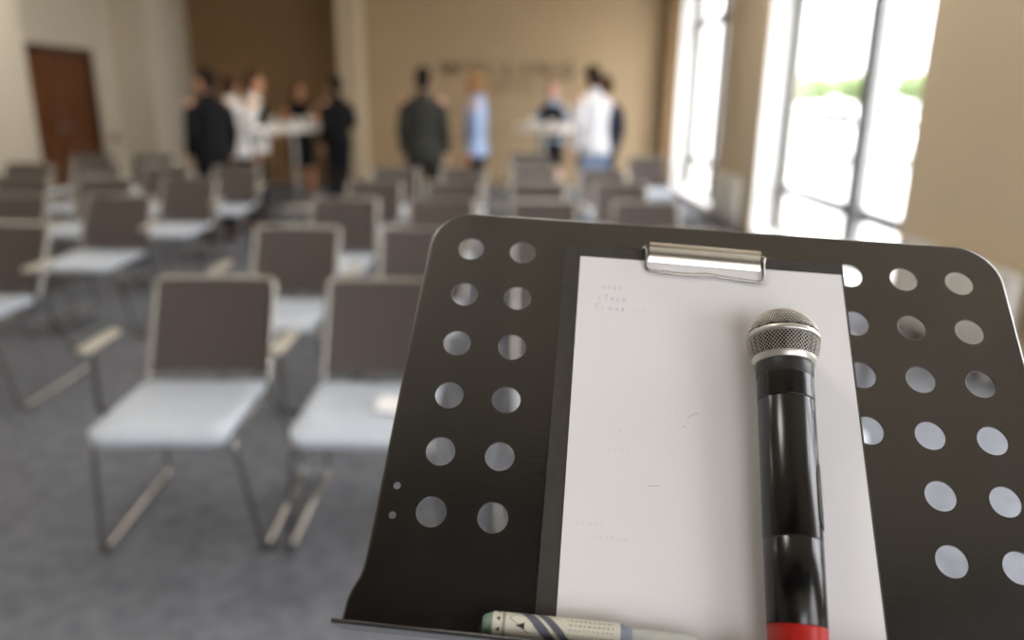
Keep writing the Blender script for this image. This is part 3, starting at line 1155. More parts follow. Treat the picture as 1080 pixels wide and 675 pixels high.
        so = [(0.04, 0.062), (0.0, 0.068), (-0.04, 0.05), (-0.046, -0.08), (-0.04, -0.17), (-0.018, -0.21), (0.018, -0.21), (0.042, -0.17), (0.048, -0.08), (0.042, 0.04)]
        f.prism([((A.x + (a_ + sx * 0.012 * (1 if c_ < -0.05 else 0))) * s, (A.y + c_) * s) for (a_, c_) in so], 2, 0.0, 0.014)
        f.build('shoe', M['shoe'], p)
    return p


BLACK = '0E0E11'
person((-2.98, 7.82), math.radians(222), 1.70, 'black-haired person in a black suit, leftmost of the group, beside the wall pier', 'light', 'black', 'short', ('down', 'down'),
       head_yaw=math.radians(35), top=BLACK, top_kind='jacket', bottom='101014')
person((-2.93, 8.33), math.radians(172), 1.66, 'person in a loose white shirt seen from behind, next to the black suit at left', 'light', 'brown', 'short', ('down', 'out'),
       top='D9D8D6', bottom='16161B')
person((-2.86, 8.86), math.radians(105), 1.70, 'brown-haired person in white shirt and black waistcoat, in profile facing the left tall table', 'warm', 'brown', 'short', ('front', 'down'),
       top='E2DED6', vest='17171A', bottom='121216')
person((-2.93, 11.02), math.radians(14), 1.62, 'person in a sleeveless black dress standing behind the left tall table', 'warm', 'brown', 'long', ('high', 'high'),
       lean=0.1, head_yaw=math.radians(18), female=True, top='101012', top_kind='dress', bottom_kind='none', sleeves=False)
person((-2.19, 10.0), math.radians(228), 1.70, 'person all in black with back turned, right of the left tall table', 'light', 'black', 'short', ('front', 'down'),
       top='0B0B0D', top_kind='jacket', bottom='10131C')
person((-0.88, 8.10), math.radians(176), 1.75, 'dark-haired person in a long charcoal jacket seen from behind, in the middle of the room', 'pink', 'black', 'bun', ('down', 'down'),
       top='33342F', top_kind='jacket', bottom='1A1A1C')
person((-0.35, 8.50), math.radians(262), 1.72, 'fair-haired person in a light blue shirt standing sideways, facing the charcoal jacket', 'warm', 'blond', 'bob', ('front', 'down'),
       female=True, top='93A6C6', bottom='131318')
person((0.62, 11.28), math.radians(-6), 1.70, 'person in a black waistcoat over a pale blue shirt, behind the right tall table', 'pink', 'auburn', 'pony', ('front', 'front'),
       female=True, lean=0.06, top='9FB2C8', vest='101013', bottom='111114', bottom_kind='skirt')
person((0.92, 8.42), math.radians(212), 1.80, 'dark-haired person in an untucked white shirt and jeans, leaning towards the right tall table', 'light', 'dark_brown', 'short', ('reach', 'down'),
       lean=0.08, top='BFC0C4', bottom='6E7C94')
person((1.14, 9.38), math.radians(205), 1.72, 'person in dark navy clothes half hidden behind the white shirt and jeans', 'light', 'brown', 'short', ('down', 'down'),
       top='1C2233', top_kind='jacket', bottom='1B2030')

# ---------------------------------------------------------------- outside the windows
b = MB(); b.box((XR + WALL_T + 0.02, -60, -0.3), (240, 240, -0.12)); b.box((-40, -60, -0.3), (XR + WALL_T + 0.02, YN - 0.34, -0.12)); struct(b.build('forecourt', M['asphalt']))


def tree(x, y, h, r, label, seed):
    t = empty('tree', (x, y, -0.12))
    tag(t, label, 'tree', 'trees beyond the car park')
    rnd = random.Random(seed)
    q = MB(); q.tube(smooth_path([(0, 0, 0), (0.1, 0.05, h * 0.3), (-0.05, 0.1, h * 0.6)]), [0.22 - 0.01 * i for i in range(13)], 12)
    for i in range(5):
        a = rnd.uniform(0, 2 * PI)
        q.tube([(0, 0.05, h * 0.42), (math.cos(a) * r * 0.4, math.sin(a) * r * 0.4, h * 0.6), (math.cos(a) * r * 0.7, math.sin(a) * r * 0.7, h * 0.72)], [0.09, 0.06, 0.03], 8)
    q.build('trunk', M['bark'], t)
    c = MB()
    for i in range(2600):
        u = rnd.gauss(0, 1); v = rnd.gauss(0, 1); w = rnd.gauss(0, 1)
        d = Vector((u, v, w)).normalized() * rnd.uniform(0.55, 1.0)
        d *= 1 + 0.35 * noise.noise(d * 2.2 + Vector((seed, 0, 0)))
        pc = Vector((d.x * r, d.y * r, h * 0.66 + d.z * h * 0.36))
        n = Vector((rnd.uniform(-1, 1), rnd.uniform(-1, 1), rnd.uniform(-1, 1))).normalized()
        a = n.orthogonal().normalized(); e = n.cross(a)
        sz = rnd.uniform(0.2, 0.36)
        c.add([pc - a * sz, pc - e * sz * 0.55 + n * 0.02, pc + a * sz, pc + e * sz * 0.55 + n * 0.02], [(0, 1, 2, 3)])
    c.build('foliage', M['leaf'], t, sharp=None, recalc=False)


for (tx, ty, th_, tl_) in ((38.5, 101, 4.7, 'distant tree farthest left in the near window, beyond the cars'),
                           (45.5, 103, 5.2, 'distant tree just left of the near window mullion'),
                           (52.5, 101, 5.5, 'distant tree right of the near window mullion'),
                           (59.5, 104, 5.9, 'distant tree at the right edge of the near window')):
    tree(tx, ty, th_, 3.4, tl_, int(tx))


def car(x, y, rz, label):
    t = empty('car', (x, y, -0.12), rz)
    tag(t, label, 'car', 'white cars parked outside')
    side = [(-2.1, 0.28), (-2.15, 0.62), (-2.05, 0.88), (-1.25, 0.95), (-0.75, 1.40), (0.75, 1.44), (1.45, 0.98), (2.0, 0.92), (2.15, 0.6), (2.1, 0.28)]
    q = MB(); q.prism(side, 1, -0.86, 0.86)
    bmesh.ops.bevel(q.bm, geom=[e for e in q.bm.edges], offset=0.06, segments=3, profile=0.6, affect='EDGES')
    q.build('car_body', M['car_white'], t)
    for s in (-1, 1):
        w = MB()
        y0, y1 = sorted((s * 0.852, s * 0.872))
        w.prism([(-1.05, 0.98), (-0.68, 1.33), (0.0, 1.36), (0.0, 0.98)], 1, y0, y1)
        w.prism([(0.06, 0.98), (0.06, 1.36), (0.68, 1.36), (1.2, 0.98)], 1, y0, y1)
        w.build('side_window', M['car_glass'], t)
    for (xa, za, xb, zb) in ((-1.27, 0.99, -0.80, 1.37), (1.43, 1.0, 0.80, 1.42)):
        w = MB()
        dx = -0.02 if xa < 0 else 0.02
        w.add([(xa + dx, -0.72, za), (xa + dx, 0.72, za), (xb + dx, 0.66, zb), (xb + dx, -0.66, zb), (xa - dx, -0.72, za), (xa - dx, 0.72, za), (xb - dx, 0.66, zb), (xb - dx, -0.66, zb)],
              [(0, 1, 2, 3), (7, 6, 5, 4), (0, 4, 5, 1), (1, 5, 6, 2), (2, 6, 7, 3), (3, 7, 4, 0)])
        w.build('windscreen', M['car_glass'], t)
    for (wx, s) in ((-1.35, -1), (-1.35, 1), (1.35, -1), (1.35, 1)):
        w = MB()
        xf = Matrix.Translation((wx, s * 0.78, 0.31)) @ Euler((PI / 2, 0, 0)).to_matrix().to_4x4()
        w.lathe([(0.0, -0.10), (0.26, -0.10), (0.31, -0.07), (0.31, 0.07), (0.26, 0.10), (0.0, 0.10)], 28, xf=xf)
        wo = w.build('wheel', M['tyre'], t)
        w = MB(); w.lathe([(0.0, -0.112), (0.19, -0.108), (0.19, 0.108), (0.0, 0.112)], 20, xf=xf)
        w.build('hub', M['steel'], wo)


car(12.2, 20.0, math.radians(100), 'white car parked outside, left of the mullion in the near window')
car(14.6, 20.6, math.radians(98), 'white car parked outside, right of the mullion in the near window')
car(9.8, 21.5, math.radians(97), 'white car parked outside, farthest left of the row')

# ---------------------------------------------------------------- music stand and what lies on it
DO = Vector((-0.03015645, 0.62389118, 1.33920182))
du = Vector((0.99483256, -0.09228495, -0.0423281)).normalized()
dv = Vector((-0.09516215, -0.70223124, -0.70556038))
dv = (dv - du * dv.dot(du)).normalized()
dn = dv.cross(du).normalized()
if dn.z < 0:
    dn = -dn
DM = Matrix.Identity(4)
for i in range(3):
    DM[i][0] = du[i]; DM[i][1] = -dv[i]; DM[i][2] = dn[i]; DM[i][3] = DO[i]
MMS = 0.001


def dp(u, v, n=0.0):
    """desk millimetres (right, down, towards the reader) -> desk local metres"""
    return Vector((u * MMS, -v * MMS, n * MMS))


FOOT = (82.5, 350.0, 525.0)


def pa(u, v, n):
    """a point seen at desk (u, v) but standing n mm above the desk"""
    k = 1 - n / FOOT[2]
    return (FOOT[0] + (u - FOOT[0]) * k, FOOT[1] + (v - FOOT[1]) * k)


pole_top = DM @ dp(196, 165, -46)
stand = empty('music_stand', (pole_top.x, pole_top.y, 0))
tag(stand, 'black metal music stand with round holes, filling the right foreground', 'music stand')
bpy.context.view_layer.update()


def on_desk(o, parent=None):
    o.parent = parent
    o.matrix_basis = Matrix.Translation(-parent.location) @ DM
    return o


def plate_curve(outline, holes, half, bevel):
    cu = bpy.data.curves.new('desk_plate', 'CURVE')
    cu.dimensions = '2D'
    cu.fill_mode = 'BOTH'
    cu.extrude = half
    cu.bevel_depth = bevel
    cu.bevel_resolution = 2
    def sp(pts):
        s_ = cu.splines.new('POLY')
        s_.points.add(len(pts) - 1)
        for q_, p_ in zip(s_.points, pts):
            q_.co = (p_[0], p_[1], 0, 1)
        s_.use_cyclic_u = True
    sp(outline)
    for (hu, hv, hr) in holes:
        sp([(hu + hr * math.cos(2 * PI * i / 40), hv + hr * math.sin(2 * PI * i / 40)) for i in range(40)])
    o = bpy.data.objects.new('desk_plate', cu)
    COL.objects.link(o)
    bpy.context.view_layer.update()
    me = bpy.data.meshes.new_from_object(o.evaluated_get(bpy.context.evaluated_depsgraph_get()))
    bpy.data.objects.remove(o)
    return me


def arc(cx, cy, r, a0, a1, n=12):
    return [(cx + r * math.cos(math.radians(a0 + (a1 - a0) * i / n)), cy + r * math.sin(math.radians(a0 + (a1 - a0) * i / n))) for i in range(n + 1)]


RC = 33
left = [(-46, 300), (-45.0, 284), (-43.6, 278), (-39.4, 268), (-38.2, 262), (-37.6, 254), (-35.5, 120)]
tl = arc(-33.5 + RC, -34.5 + RC, RC, 180, 270)
half_l = left + tl
half_r = [(392.8 - u, v) for (u, v) in reversed(half_l)]
outline = half_l + half_r
SP, SVV = 43.1, 44.16
holes = []
for c0 in (0, 1, 2):
    for rr in range(6 if c0 < 2 else 4):
        if c0 < 2:
            holes.append((c0 * SP, rr * SVV, 10.9))
        holes.append((392.8 - c0 * SP, rr * SVV, 10.9))
for (hu, hv) in ((-27, 204.6), (-26.7, 225.5)):
    holes += [(hu, hv, 2.8), (392.8 - hu, hv, 2.8)]
me = plate_curve([(u * MMS, -v * MMS) for (u, v) in outline], [(u * MMS, -v * MMS, r * MMS) for (u, v, r) in holes], 0.0004, 0.0003)
for v in me.vertices:
    v.co.z -= 0.0007
pl = link_mesh('desk_plate', me, M['black_metal'], stand)
on_desk(pl, stand)
rim = MB()
rp = [dp(u, v, -3.0) for (u, v) in smooth_path([(u, v, 0) for (u, v) in outline], 2) and outline]
rim.tube(rp, 0.0026, 10)
on_desk(rim.build('rolled_rim', M['black_metal'], stand), stand)
ty = MB()
prof = [(300.2, -1.4), (300.2, 30.5), (299.2, 32.5), (300.0, 33.2), (301.6, 31.5), (301.6, -1.4)]
ty.prism([(-v * MMS, n * MMS) for (v, n) in prof], 0, -46 * MMS, 438.8 * MMS)
on_desk(ty.build('tray', M['black_metal'], stand), stand)
# support below and behind the desk
bk = MB()
bk.box(dp(140, 180, -12), dp(252, 150, -1.5), 0.002)
bk.tube([dp(150, 165, -20), dp(242, 165, -20)], 0.011, 14)
bk.box(dp(188, 172, -34), dp(204, 158, -10), 0.003)
on_desk(bk.build('tilt_bracket', M['black_metal'], stand), stand)
kn = MB(); kn.lathe([(0.0, 0), (0.016, 0), (0.018, 0.004), (0.018, 0.016), (0.0, 0.02)], 18, xf=Matrix.Translation(dp(252, 165, -20)) @ Euler((0, PI / 2, 0)).to_matrix().to_4x4())
on_desk(kn.build('tilt_knob', M['glide'], stand), stand)
zt = pole_top.z
po = MB(); po.lathe([(0.0, 0.22), (0.0125, 0.22), (0.0125, 0.72), (0.0095, 0.721), (0.0095, zt + 0.012), (0.0, zt + 0.014)], 20)
po.build('pole', M['black_metal'], stand)
cl = MB(); cl.lathe([(0.0125, 0.69), (0.021, 0.69), (0.021, 0.74), (0.0096, 0.745)], 20); cl.tube([(0.02, 0, 0.715), (0.05, 0, 0.715)], 0.008, 10)
cl.build('height_clamp', M['glide'], stand)
hb_ = MB(); hb_.lathe([(0.0, 0.20), (0.022, 0.20), (0.022, 0.27), (0.0, 0.275)], 20)
hb_.build('leg_hub', M['black_metal'], stand)
for k in range(3):
    a = math.radians(90 + 120 * k)
    lg = MB(); lg.tube(smooth_path([(math.cos(a) * 0.018, math.sin(a) * 0.018, 0.25), (math.cos(a) * 0.16, math.sin(a) * 0.16, 0.14), (math.cos(a) * 0.30, math.sin(a) * 0.30, 0.018)], 5), 0.008, 10)
    lo_ = lg.build('leg', M['black_metal'], stand)
    ft = MB(); ft.ellipsoid((math.cos(a) * 0.30, math.sin(a) * 0.30, 0.013), (0.014, 0.014, 0.013), 14, 8)
    ft.build('rubber_foot', M['glide'], lo_)

# clipboard
cbd = empty('clipboard')
cbd.matrix_world = DM
tag(cbd, 'charcoal clipboard with a silver clip leaning on the music stand', 'clipboard')
bd = MB()
u0, v0 = pa(77.6, -10.9, 2.5)
u1, _ = pa(302.4, 0, 2.5)
rr = 3
pts = arc(u0 + rr, v0 + rr, rr, 180, 270, 5) + arc(u1 - rr, v0 + rr, rr, 270, 360, 5) + [(u1 - 0.8, 300), (u0 - 0.2, 300)]
bd.prism([(u * MMS, -v * MMS) for (u, v) in pts], 2, 0.0004, 0.0030)
bd.build('board', M['board'], cbd)
cp = MB()                                     # pressed clip bar with a rolled back edge
prof = [(-10.5, 3.1), (-12.0, 6.0), (-11.2, 9.0), (-8.5, 10.6), (-5.5, 10.2), (-3.0, 8.2), (-0.5, 8.0), (2.5, 6.6), (5.2, 4.6), (4.8, 4.0), (2.0, 5.8), (-0.6, 7.2), (-3.4, 7.4), (-6.0, 9.2), (-8.4, 9.6), (-10.3, 8.4), (-11.0, 6.0), (-9.6, 3.1)]
sl_ = math.atan2(5.5, 89) * 0.35
xf = Matrix.Translation(dp(190.5, -1.0, 0)) @ Matrix.Rotation(-sl_, 4, 'Z')
q = MB()
q.prism([(-v * MMS, n * MMS) for (v, n) in prof], 0, -44.5 * MMS, 44.5 * MMS, smooth=True)
for v in q.bm.verts:
    v.co = xf @ v.co
q.build('clip_bar', M['clip'], cbd, sharp=50)
q = MB()
for uu in (-30, 30):
    q.box(xf @ dp(uu - 7, -9, 2.9), xf @ dp(uu + 7, 2, 4.0), 0.0004)
    q.lathe([(0.0, 0), (3.0 * MMS, 0), (2.6 * MMS, 1.2 * MMS), (0.0, 1.8 * MMS)], 16, xf=Matrix.Translation(xf @ dp(uu, -5.5, 4.0)))
q.build('clip_base', M['steel'], cbd)
q = MB()
wire = [(-46.5, -9.0, 4.6), (-49.0, -6.5, 5.5), (-46.8, -3.5, 8.4), (-46.6, 10.5, 5.9), (-44.5, 14.0, 5.5), (-40, 14.6, 5.4), (-18, 15.4, 5.4), (-6, 14.6, 5.5), (3, 13.6, 5.5), (16, 14.8, 5.4), (40, 16.4, 5.4), (44.5, 16.0, 5.5), (46.6, 12.5, 5.9), (46.9, -2.5, 8.4), (49.2, -5.5, 5.5), (46.5, -8.5, 4.6)]
q.tube(smooth_path([xf @ dp(*w_) for w_ in wire], 5), 0.00115, 10)
q.build('clip_wire', M['chrome'], cbd)

# sheet of paper
pp = MB()
a0 = pa(90.8, -0.3, 3.8); a1 = pa(300.8, 0.2, 3.8); b0 = (91.3, 299.5); b1 = (299.0, 299.5)
nu, nv = 24, 32
vs = []; fs = []
for side in (0, 1):
    for j in range(nv + 1):
        for i in range(nu + 1):
            s_, t_ = i / nu, j / nv
            u = (a0[0] * (1 - s_) + a1[0] * s_) * (1 - t_) + (b0[0] * (1 - s_) + b1[0] * s_) * t_
            v = (a0[1] * (1 - s_) + a1[1] * s_) * (1 - t_) + (b0[1] * (1 - s_) + b1[1] * s_) * t_
            w_ = 0.25 * math.sin(s_ * 5 + t_ * 3) * (t_ * (1 - t_)) * 4 * abs(s_ - 0.5)
            vs.append(dp(u, v, (3.75 if side else 3.15) + max(0, w_)))
m_ = (nu + 1) * (nv + 1)
for j in range(nv):
    for i in range(nu):
        a = j * (nu + 1) + i
        fs.append((m_ + a, m_ + a + 1, m_ + a + nu + 2, m_ + a + nu + 1)); fs.append((a, a + nu + 1, a + nu + 2, a + 1))
for i in range(nu):
    fs.append((i, i + 1, m_ + i + 1, m_ + i)); a = nv * (nu + 1) + i; fs.append((a, m_ + a, m_ + a + 1, a + 1))
for j in range(nv):
    a = j * (nu + 1); fs.append((a, m_ + a, m_ + a + nu + 1, a + nu + 1)); a += nu; fs.append((a, a + nu + 1, m_ + a + nu + 1, m_ + a))
pp.add(vs, fs, 0, True)
paper = pp.build('paper_sheet', M['paper'], sharp=50)
paper.matrix_world = DM
tag(paper, 'white sheet of paper with faded handwriting held by the clip', 'paper')


def strokes(name, groups, m, r):
    q = MB()
    for st in groups:
        q.tube([dp(u, v, 3.86 + 0.0) for (u, v) in st], [(0.00006, r * MMS)] * len(st) if False else r * MMS * 0.5, 6)
    for v in q.bm.verts:                       # flatten on the paper
        v.co.z = (3.80 + (v.co.z / MMS - 3.86) * 0.1) * MMS
    o = q.build(name, m, paper)
    return o


def word(u, v, h, shapes, adv):
    out = []
    for i, sh_ in enumerate(shapes):
        for st in sh_:
            out.append([(u + i * adv + a * h * 0.62, v - b_ * h) for (a, b_) in st])
    return out


G_n = [[(0, 0), (0.1, 0.8), (0.15, 0.3), (0.7, 0.35), (0.75, 0.8), (0.8, 0)]]
G_o = [[(0.4, 0.8), (0.05, 0.4), (0.4, 0), (0.75, 0.4), (0.4, 0.8)]]
G_v = [[(0.1, 0), (0.15, 0.8), (0.6, 0.65), (0.2, 0.42), (0.7, 0.2), (0.1, 0)]]
G_a = [[(0.7, 0.7), (0.2, 0.6), (0.1, 0.1), (0.6, 0.1), (0.7, 0.7), (0.8, 0)]]
G_c = [[(0.8, 0.9), (0.3, 1.0), (0.0, 0.5), (0.2, 0), (0.7, 0.1)]]
G_t = [[(0.0, 1.0), (0.9, 1.0)], [(0.5, 1.0), (0.35, 0)]]
G_A = [[(0, 0), (0.5, 1.0), (0.8, 0)], [(0.2, 0.4), (0.7, 0.4)]]
G_l = [[(0.05, 0), (0.4, 0.8), (0.75, 0)]]
G_b = [[(0.1, 0.8), (0.1, 0), (0.5, 0.1), (0.5, 0.4), (0.1, 0.4)], [(0.8, 0.8), (0.8, 0)]]
G_T = [[(0.0, 1.1), (1.2, 1.15)], [(0.4, 1.1), (0.2, 0)]]
G_r = [[(0.0, 0), (0.1, 0.7), (0.3, 0.4), (0.6, 0.7)]]
w1 = word(110, 32, 4.2, [G_n, G_o, G_v, G_a], 4.4)
w2 = word(107.5, 42.5, 4.8, [G_c, G_t, G_A, G_l, G_b], 4.6)
w3 = word(105, 51.5, 4.6, [G_T, G_r, G_a, G_n, G_v], 5.2)
strokes('handwriting', w1 + w2 + w3, M['ink'], 0.42)
w4 = []
rnd = random.Random(3)
for (u, v, n_, h_) in ((126, 51.5, 5, 3.5), (104, 70, 4, 3.8), (102, 82, 2, 3.8), (101, 98, 5, 3.6), (100, 110, 3, 3.5), (104, 125, 8, 3.4), (98, 152, 9, 3.4), (112, 167, 6, 3.2), (96, 221, 6, 3.6), (112, 229, 6, 3.2)):
    w4 += word(u, v, h_, [rnd.choice([G_n, G_o, G_v, G_a, G_l, G_r]) for _ in range(n_)], 4.2)
strokes('faint_handwriting', w4, M['ink_light'], 0.30)
w5 = [[(148, 190), (153, 189.2), (157, 188.4)], [(176, 137), (178.5, 134.5), (181.5, 132.8), (184, 132.2)], [(173, 143.5), (175.5, 142.6)], [(163.5, 133), (164.5, 132.8)], [(168, 132.9), (169, 132.7)]]
strokes('pencil_mark', w5, M['board'], 0.22)

# microphone
mic = empty('microphone')
tail = dp(237.6, 298.2, 22.6); headp = dp(240.6, 83.5, 30.2)
ax = (headp - tail).normalized()
nn = (Vector((0, 0, 1)) - ax * ax.z).normalized()
sx_ = nn.cross(ax).normalized()
MX = Matrix.Identity(4)
for i in range(3):
    MX[i][0] = sx_[i]; MX[i][1] = nn[i]; MX[i][2] = ax[i]; MX[i][3] = tail[i]
mic.matrix_world = DM @ MX
tag(mic, 'black handheld microphone with silver grille and red end ring, lying on the paper', 'microphone')


def mm(prof):
    return [(r * MMS, z * MMS) for (r, z) in prof]


def ml(name, prof, m, n=56, parent=mic):
    q = MB(); q.lathe(mm(prof), n)
    return q.build(name, m, parent, sharp=35)


ml('end_ring', [(0, 0), (16.6, 0), (17.4, 0.8), (17.7, 3), (17.9, 22.5), (17.4, 23), (0, 23)], M['red'])
ml('battery_cup', [(0, 23), (17.6, 23), (18.0, 23.6), (18.5, 74.0), (18.1, 74.6), (0, 74.6)], M['mic_black'])
body_m = ml('handle_body', [(0, 74.6), (18.1, 74.6), (18.6, 75.2), (19.0, 168.6), (18.6, 169.2), (0, 169.2)], M['mic_black'])
ml('front_section', [(0, 169.2), (18.6, 169.2), (19.1, 169.8), (19.2, 186.5), (0, 186.5)], M['mic_black'])
ml('satin_ring', [(0, 186.5), (19.3, 186.5), (19.5, 187.2), (19.6, 195), (19.2, 197.6), (0, 197.6)], M['mic_satin'])
CZ, RB = 217.4, 24.9
ml('collar', [(0, 196.6), (19.6, 196.6), (20.6, 197.0), (21.6, 198.6), (22.4, 200.4), (22.5, 201.0), (21.6, 201.4), (0, 201.4)], M['mic_silver'])
HLOW = 33.0


def ball(th, r):
    """profile of the grille: a flattened dome above the band, a longer skirt below"""
    return (r * math.cos(th), CZ + (r * math.sin(th) * 0.93 if th > 0 else r / RB * HLOW * math.sin(th)))


# inner foam and woven wire grille
q = MB()
prof = [ball(-0.53 + (PI / 2 + 0.53) * i / 24, RB - 1.5) for i in range(25)]
prof = [(0, prof[0][1])] + prof
prof[-1] = (0, prof[-1][1])
q.lathe(mm(prof), 48)
q.build('foam_liner', M['foam'], mic)


def wire_net(verts, faces, name):
    t = bpy.data.meshes.new('net')
    t.from_pydata(verts, [], faces)
    o = bpy.data.objects.new('net', t)
    COL.objects.link(o)
    w = o.modifiers.new('w', 'WIREFRAME')
    w.thickness = 0.00078
    w.use_even_offset = False
    w.use_replace = True
    bpy.context.view_layer.update()
    me_ = bpy.data.meshes.new_from_object(o.evaluated_get(bpy.context.evaluated_depsgraph_get()))
    bpy.data.objects.remove(o)
    bpy.data.meshes.remove(t)
    for p_ in me_.polygons:
        p_.use_smooth = True
    return me_


# top: a square weave draped over the dome
vs = []; fs = []; idx = {}
STEP = 2.15
RQ = RB * PI / 2
NG = int(RQ / STEP) + 1
for i in range(-NG, NG + 1):
    for j in range(-NG, NG + 1):
        x, y = (i + j) * STEP * 0.7071, (i - j) * STEP * 0.7071
        d = math.hypot(x, y)
        if d <= RQ - 2.2:
            ph = d / RB
            a_ = math.atan2(y, x)
            bump_ = 0.22 if (i + j) % 2 else -0.22
            r_ = (RB + bump_) * math.sin(ph)
            idx[(i, j)] = len(vs)
            vs.append((r_ * math.cos(a_) * MMS, r_ * math.sin(a_) * MMS, (CZ + (RB + bump_) * math.cos(ph) * 0.93) * MMS))
for (i, j), k in idx.items():
    qd = [(i, j), (i + 1, j), (i + 1, j + 1), (i, j + 1)]
    if all(c_ in idx for c_ in qd):
        fs.append([idx[c_] for c_ in qd])
link_mesh('grille_dome', wire_net(vs, fs, 'dome'), M['mic_wire'], mic)
# lower: diamond weave between band and collar
vs = []; fs = []
NC, NRW = 60, 12
for r_i in range(NRW):
    th = -0.05 - (0.50) * r_i / (NRW - 1)
    for k in range(NC):
        a_ = 2 * PI * (k + 0.5 * (r_i % 2)) / NC
        rr_ = RB + (0.2 if k % 2 else -0.2)
        br, bz = ball(th, rr_)
        vs.append((br * math.cos(a_) * MMS, br * math.sin(a_) * MMS, bz * MMS))
for r_i in range(NRW - 2):
    for k in range(NC):
        if r_i % 2 == 0:
            l_, r2 = (k - 1) % NC, k
        else:
            l_, r2 = k, (k + 1) % NC
        fs.append([r_i * NC + k, (r_i + 1) * NC + l_, (r_i + 2) * NC + k, (r_i + 1) * NC + r2])
link_mesh('grille_skirt', wire_net(vs, fs, 'skirt'), M['mic_wire'], mic)
ml('grille_band', [(24.4, 215.4), (25.4, 215.6), (25.8, 216.3), (25.8, 218.4), (25.4, 219.1), (24.4, 219.3)], M['mic_silver'])


def side_patch(name, z0, z1, a0, a1, r0, r1, m, rnd_=0.0):
    q = MB()
    vs = []; fs = []
    na, nz = 10, 16
    for side in (r0, r1):
        for j in range(nz + 1):
            z = z0 + (z1 - z0) * j / nz
            e = min(1.0, min(j, nz - j) / 3.0)
            kk = 1 - rnd_ * (1 - e) ** 2
            for i in range(na + 1):
                a = math.radians((a0 + a1) / 2 + (a1 - a0) / 2 * (-1 + 2 * i / na) * kk)
                vs.append((side * math.cos(a) * MMS, side * math.sin(a) * MMS, z * MMS))
    m_ = (na + 1) * (nz + 1)
    for j in range(nz):
        for i in range(na):
            a = j * (na + 1) + i
            fs.append((m_ + a, m_ + a + 1, m_ + a + na + 2, m_ + a + na + 1))
    for i in range(na):
        a = i; fs.append((a, a + 1, m_ + a + 1, m_ + a)); a = nz * (na + 1) + i; fs.append((a, m_ + a, m_ + a + 1, a + 1))
    for j in range(nz):
        a = j * (na + 1); fs.append((a, m_ + a, m_ + a + na + 1, a + na + 1)); a += na; fs.append((a, a + na + 1, m_ + a + na + 1, m_ + a))
    q.add(vs, fs, 0, True)
    return q.build(name, m, body_m, sharp=40)


side_patch('switch_plate', 82, 124, 136, 172, 18.5, 19.25, M['mic_satin'], 0.5)
side_patch('slide_switch', 92, 112, 146, 162, 18.8, 19.9, M['mic_silver'], 0.3)
side_patch('indicator', 85, 89.5, 150, 162, 18.8, 19.7, M['mic_silver'], 0.6)

# paint marker on the tray
mk = empty('marker_pen')
m0 = dp(45.0, 291.2, 14.2)
m1 = dp(132.0, 290.6, 14.2)
ax = (m1 - m0).normalized()
nn = (Vector((0, 0, 1)) - ax * ax.z).normalized()
sx_ = nn.cross(ax).normalized()
MK = Matrix.Identity(4)
for i in range(3):
    MK[i][0] = sx_[i]; MK[i][1] = nn[i]; MK[i][2] = ax[i]; MK[i][3] = m0[i]
mk.matrix_world = DM @ MK
tag(mk, 'pale printed marker pen with a grey-green end lying on the music stand tray', 'marker')
M['mk_plug'] = mat('grey_green_plastic', '7F9A8C', 0.5)
M['mk_white'] = mat('pen_label_white', 'D6D4C6', 0.35)
M['mk_grey'] = mat('pen_label_grey', '5F626E', 0.35)
M['mk_black'] = mat('pen_label_black', '1B1B1C', 0.4)
M['mk_clear'] = mat('clear_grey_plastic', 'C9CCC8', 0.18)
M['mk_ring'] = mat('grey_blue_ring', '8F96A6', 0.3)
ml('end_plug', [(0, 0), (4.2, 0.2), (5.6, 1.2), (6.6, 3.0), (7.4, 5.6), (7.6, 7.0), (0, 7.0)], M['mk_plug'], 36, mk)
q = MB()
NZ, NA = 150, 96
RBm = 8.3
Z0m, Z1m = 6.6, 86.0
vs = []
for j in range(NZ + 1):
    z = Z0m + (Z1m - Z0m) * j / NZ
    r_ = RBm * (1 - 0.03 * max(0, 1 - (z - Z0m) / 2.0) ** 2)
    for k in range(NA):
        a = 2 * PI * k / NA
        vs.append(Vector((r_ * math.cos(a), r_ * math.sin(a), z)) * MMS)
bv = [q.bm.verts.new(v) for v in vs]


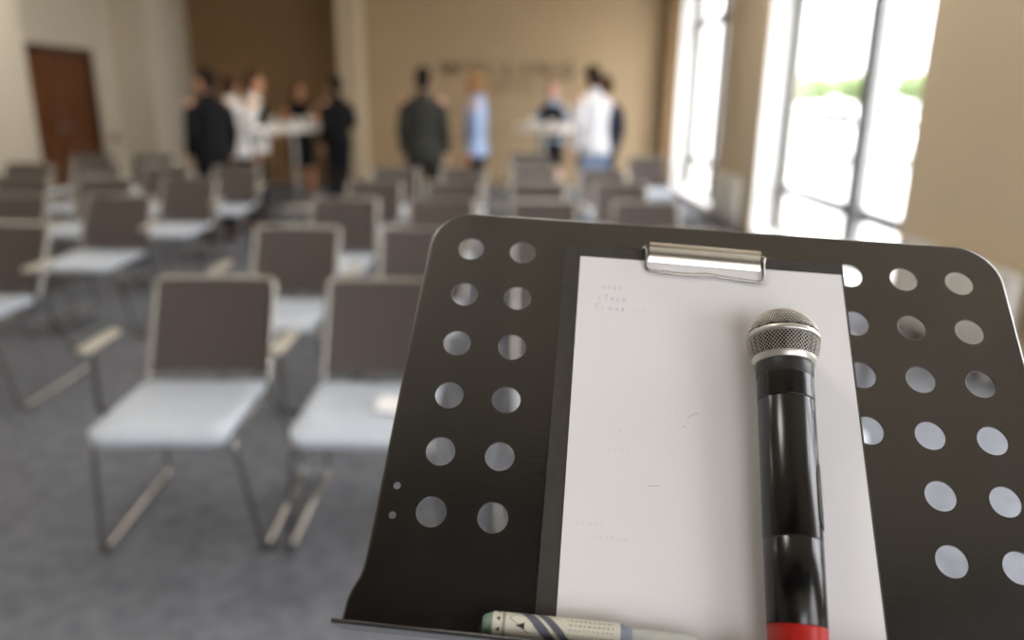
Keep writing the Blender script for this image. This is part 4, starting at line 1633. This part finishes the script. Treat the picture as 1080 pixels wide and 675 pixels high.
def label_ink(z, a):
    """printed pattern of the label: z along the pen from its end, a round it"""
    arc_ = a * RBm                              # mm round the barrel
    x = z
    if 9.0 < x < 11.4:                          # row of little triangles near the end
        t = (arc_ % 6.5)
        if abs(t - 3.2) < (x - 9.0) * 0.55 + 0.2:
            return 2
    if abs(x - 13.2) < 0.22 or abs(x - 14.4) < 0.15:
        return 2
    if 21.0 < x < 26.5 and abs(((arc_ - 10.0) % 26) - 3.0) < (x - 21.0) * 0.36:
        return 2
    s1 = x - 34.0 - ((13 - arc_) % 52.15 - 0) * 0.95 + 0
    s1 = (x - 40.0) + (arc_ - 13.0) * 0.95 * -1
    if -7.0 < s1 < 0.5 or 3.4 < s1 < 9.5:
        return 1
    if 17 < x < 30 and abs(abs(arc_ - 8.5) - (x - 17) * 0.7) < 0.25:
        return 1
    if 53 < x < 82:
        t = arc_ % 3.1
        if t < 0.8 and (math.sin(x * 9.7 + int(arc_ / 3.1) * 5) > -0.35):
            return 3
    return 0


for j in range(NZ):
    z = Z0m + (Z1m - Z0m) * (j + 0.5) / NZ
    for k in range(NA):
        k2 = (k + 1) % NA
        f = q.bm.faces.new((bv[j * NA + k], bv[j * NA + k2], bv[(j + 1) * NA + k2], bv[(j + 1) * NA + k]))
        f.smooth = True
        f.material_index = label_ink(z, 2 * PI * (k + 0.5) / NA)
q.bm.faces.new(list(reversed(bv[:NA]))); q.bm.faces.new(bv[NZ * NA:])
M['mk_text'] = mat('pen_label_fine_print', '9A978A', 0.4)
q.build('barrel', [M['mk_white'], M['mk_grey'], M['mk_black'], M['mk_text']], mk, sharp=50)
ml('shoulder_ring', [(0, 86), (8.0, 86), (8.1, 86.6), (8.0, 88.2), (7.2, 88.4), (7.2, 90), (7.4, 90.3), (7.3, 93.2), (6.0, 93.6), (0, 93.6)], M['mk_ring'], 40, mk)
ml('clear_cap', [(0, 93.6), (5.4, 93.6), (5.6, 94), (5.7, 128), (5.3, 132), (4.0, 134), (0, 134.4)], M['mk_clear'], 40, mk)
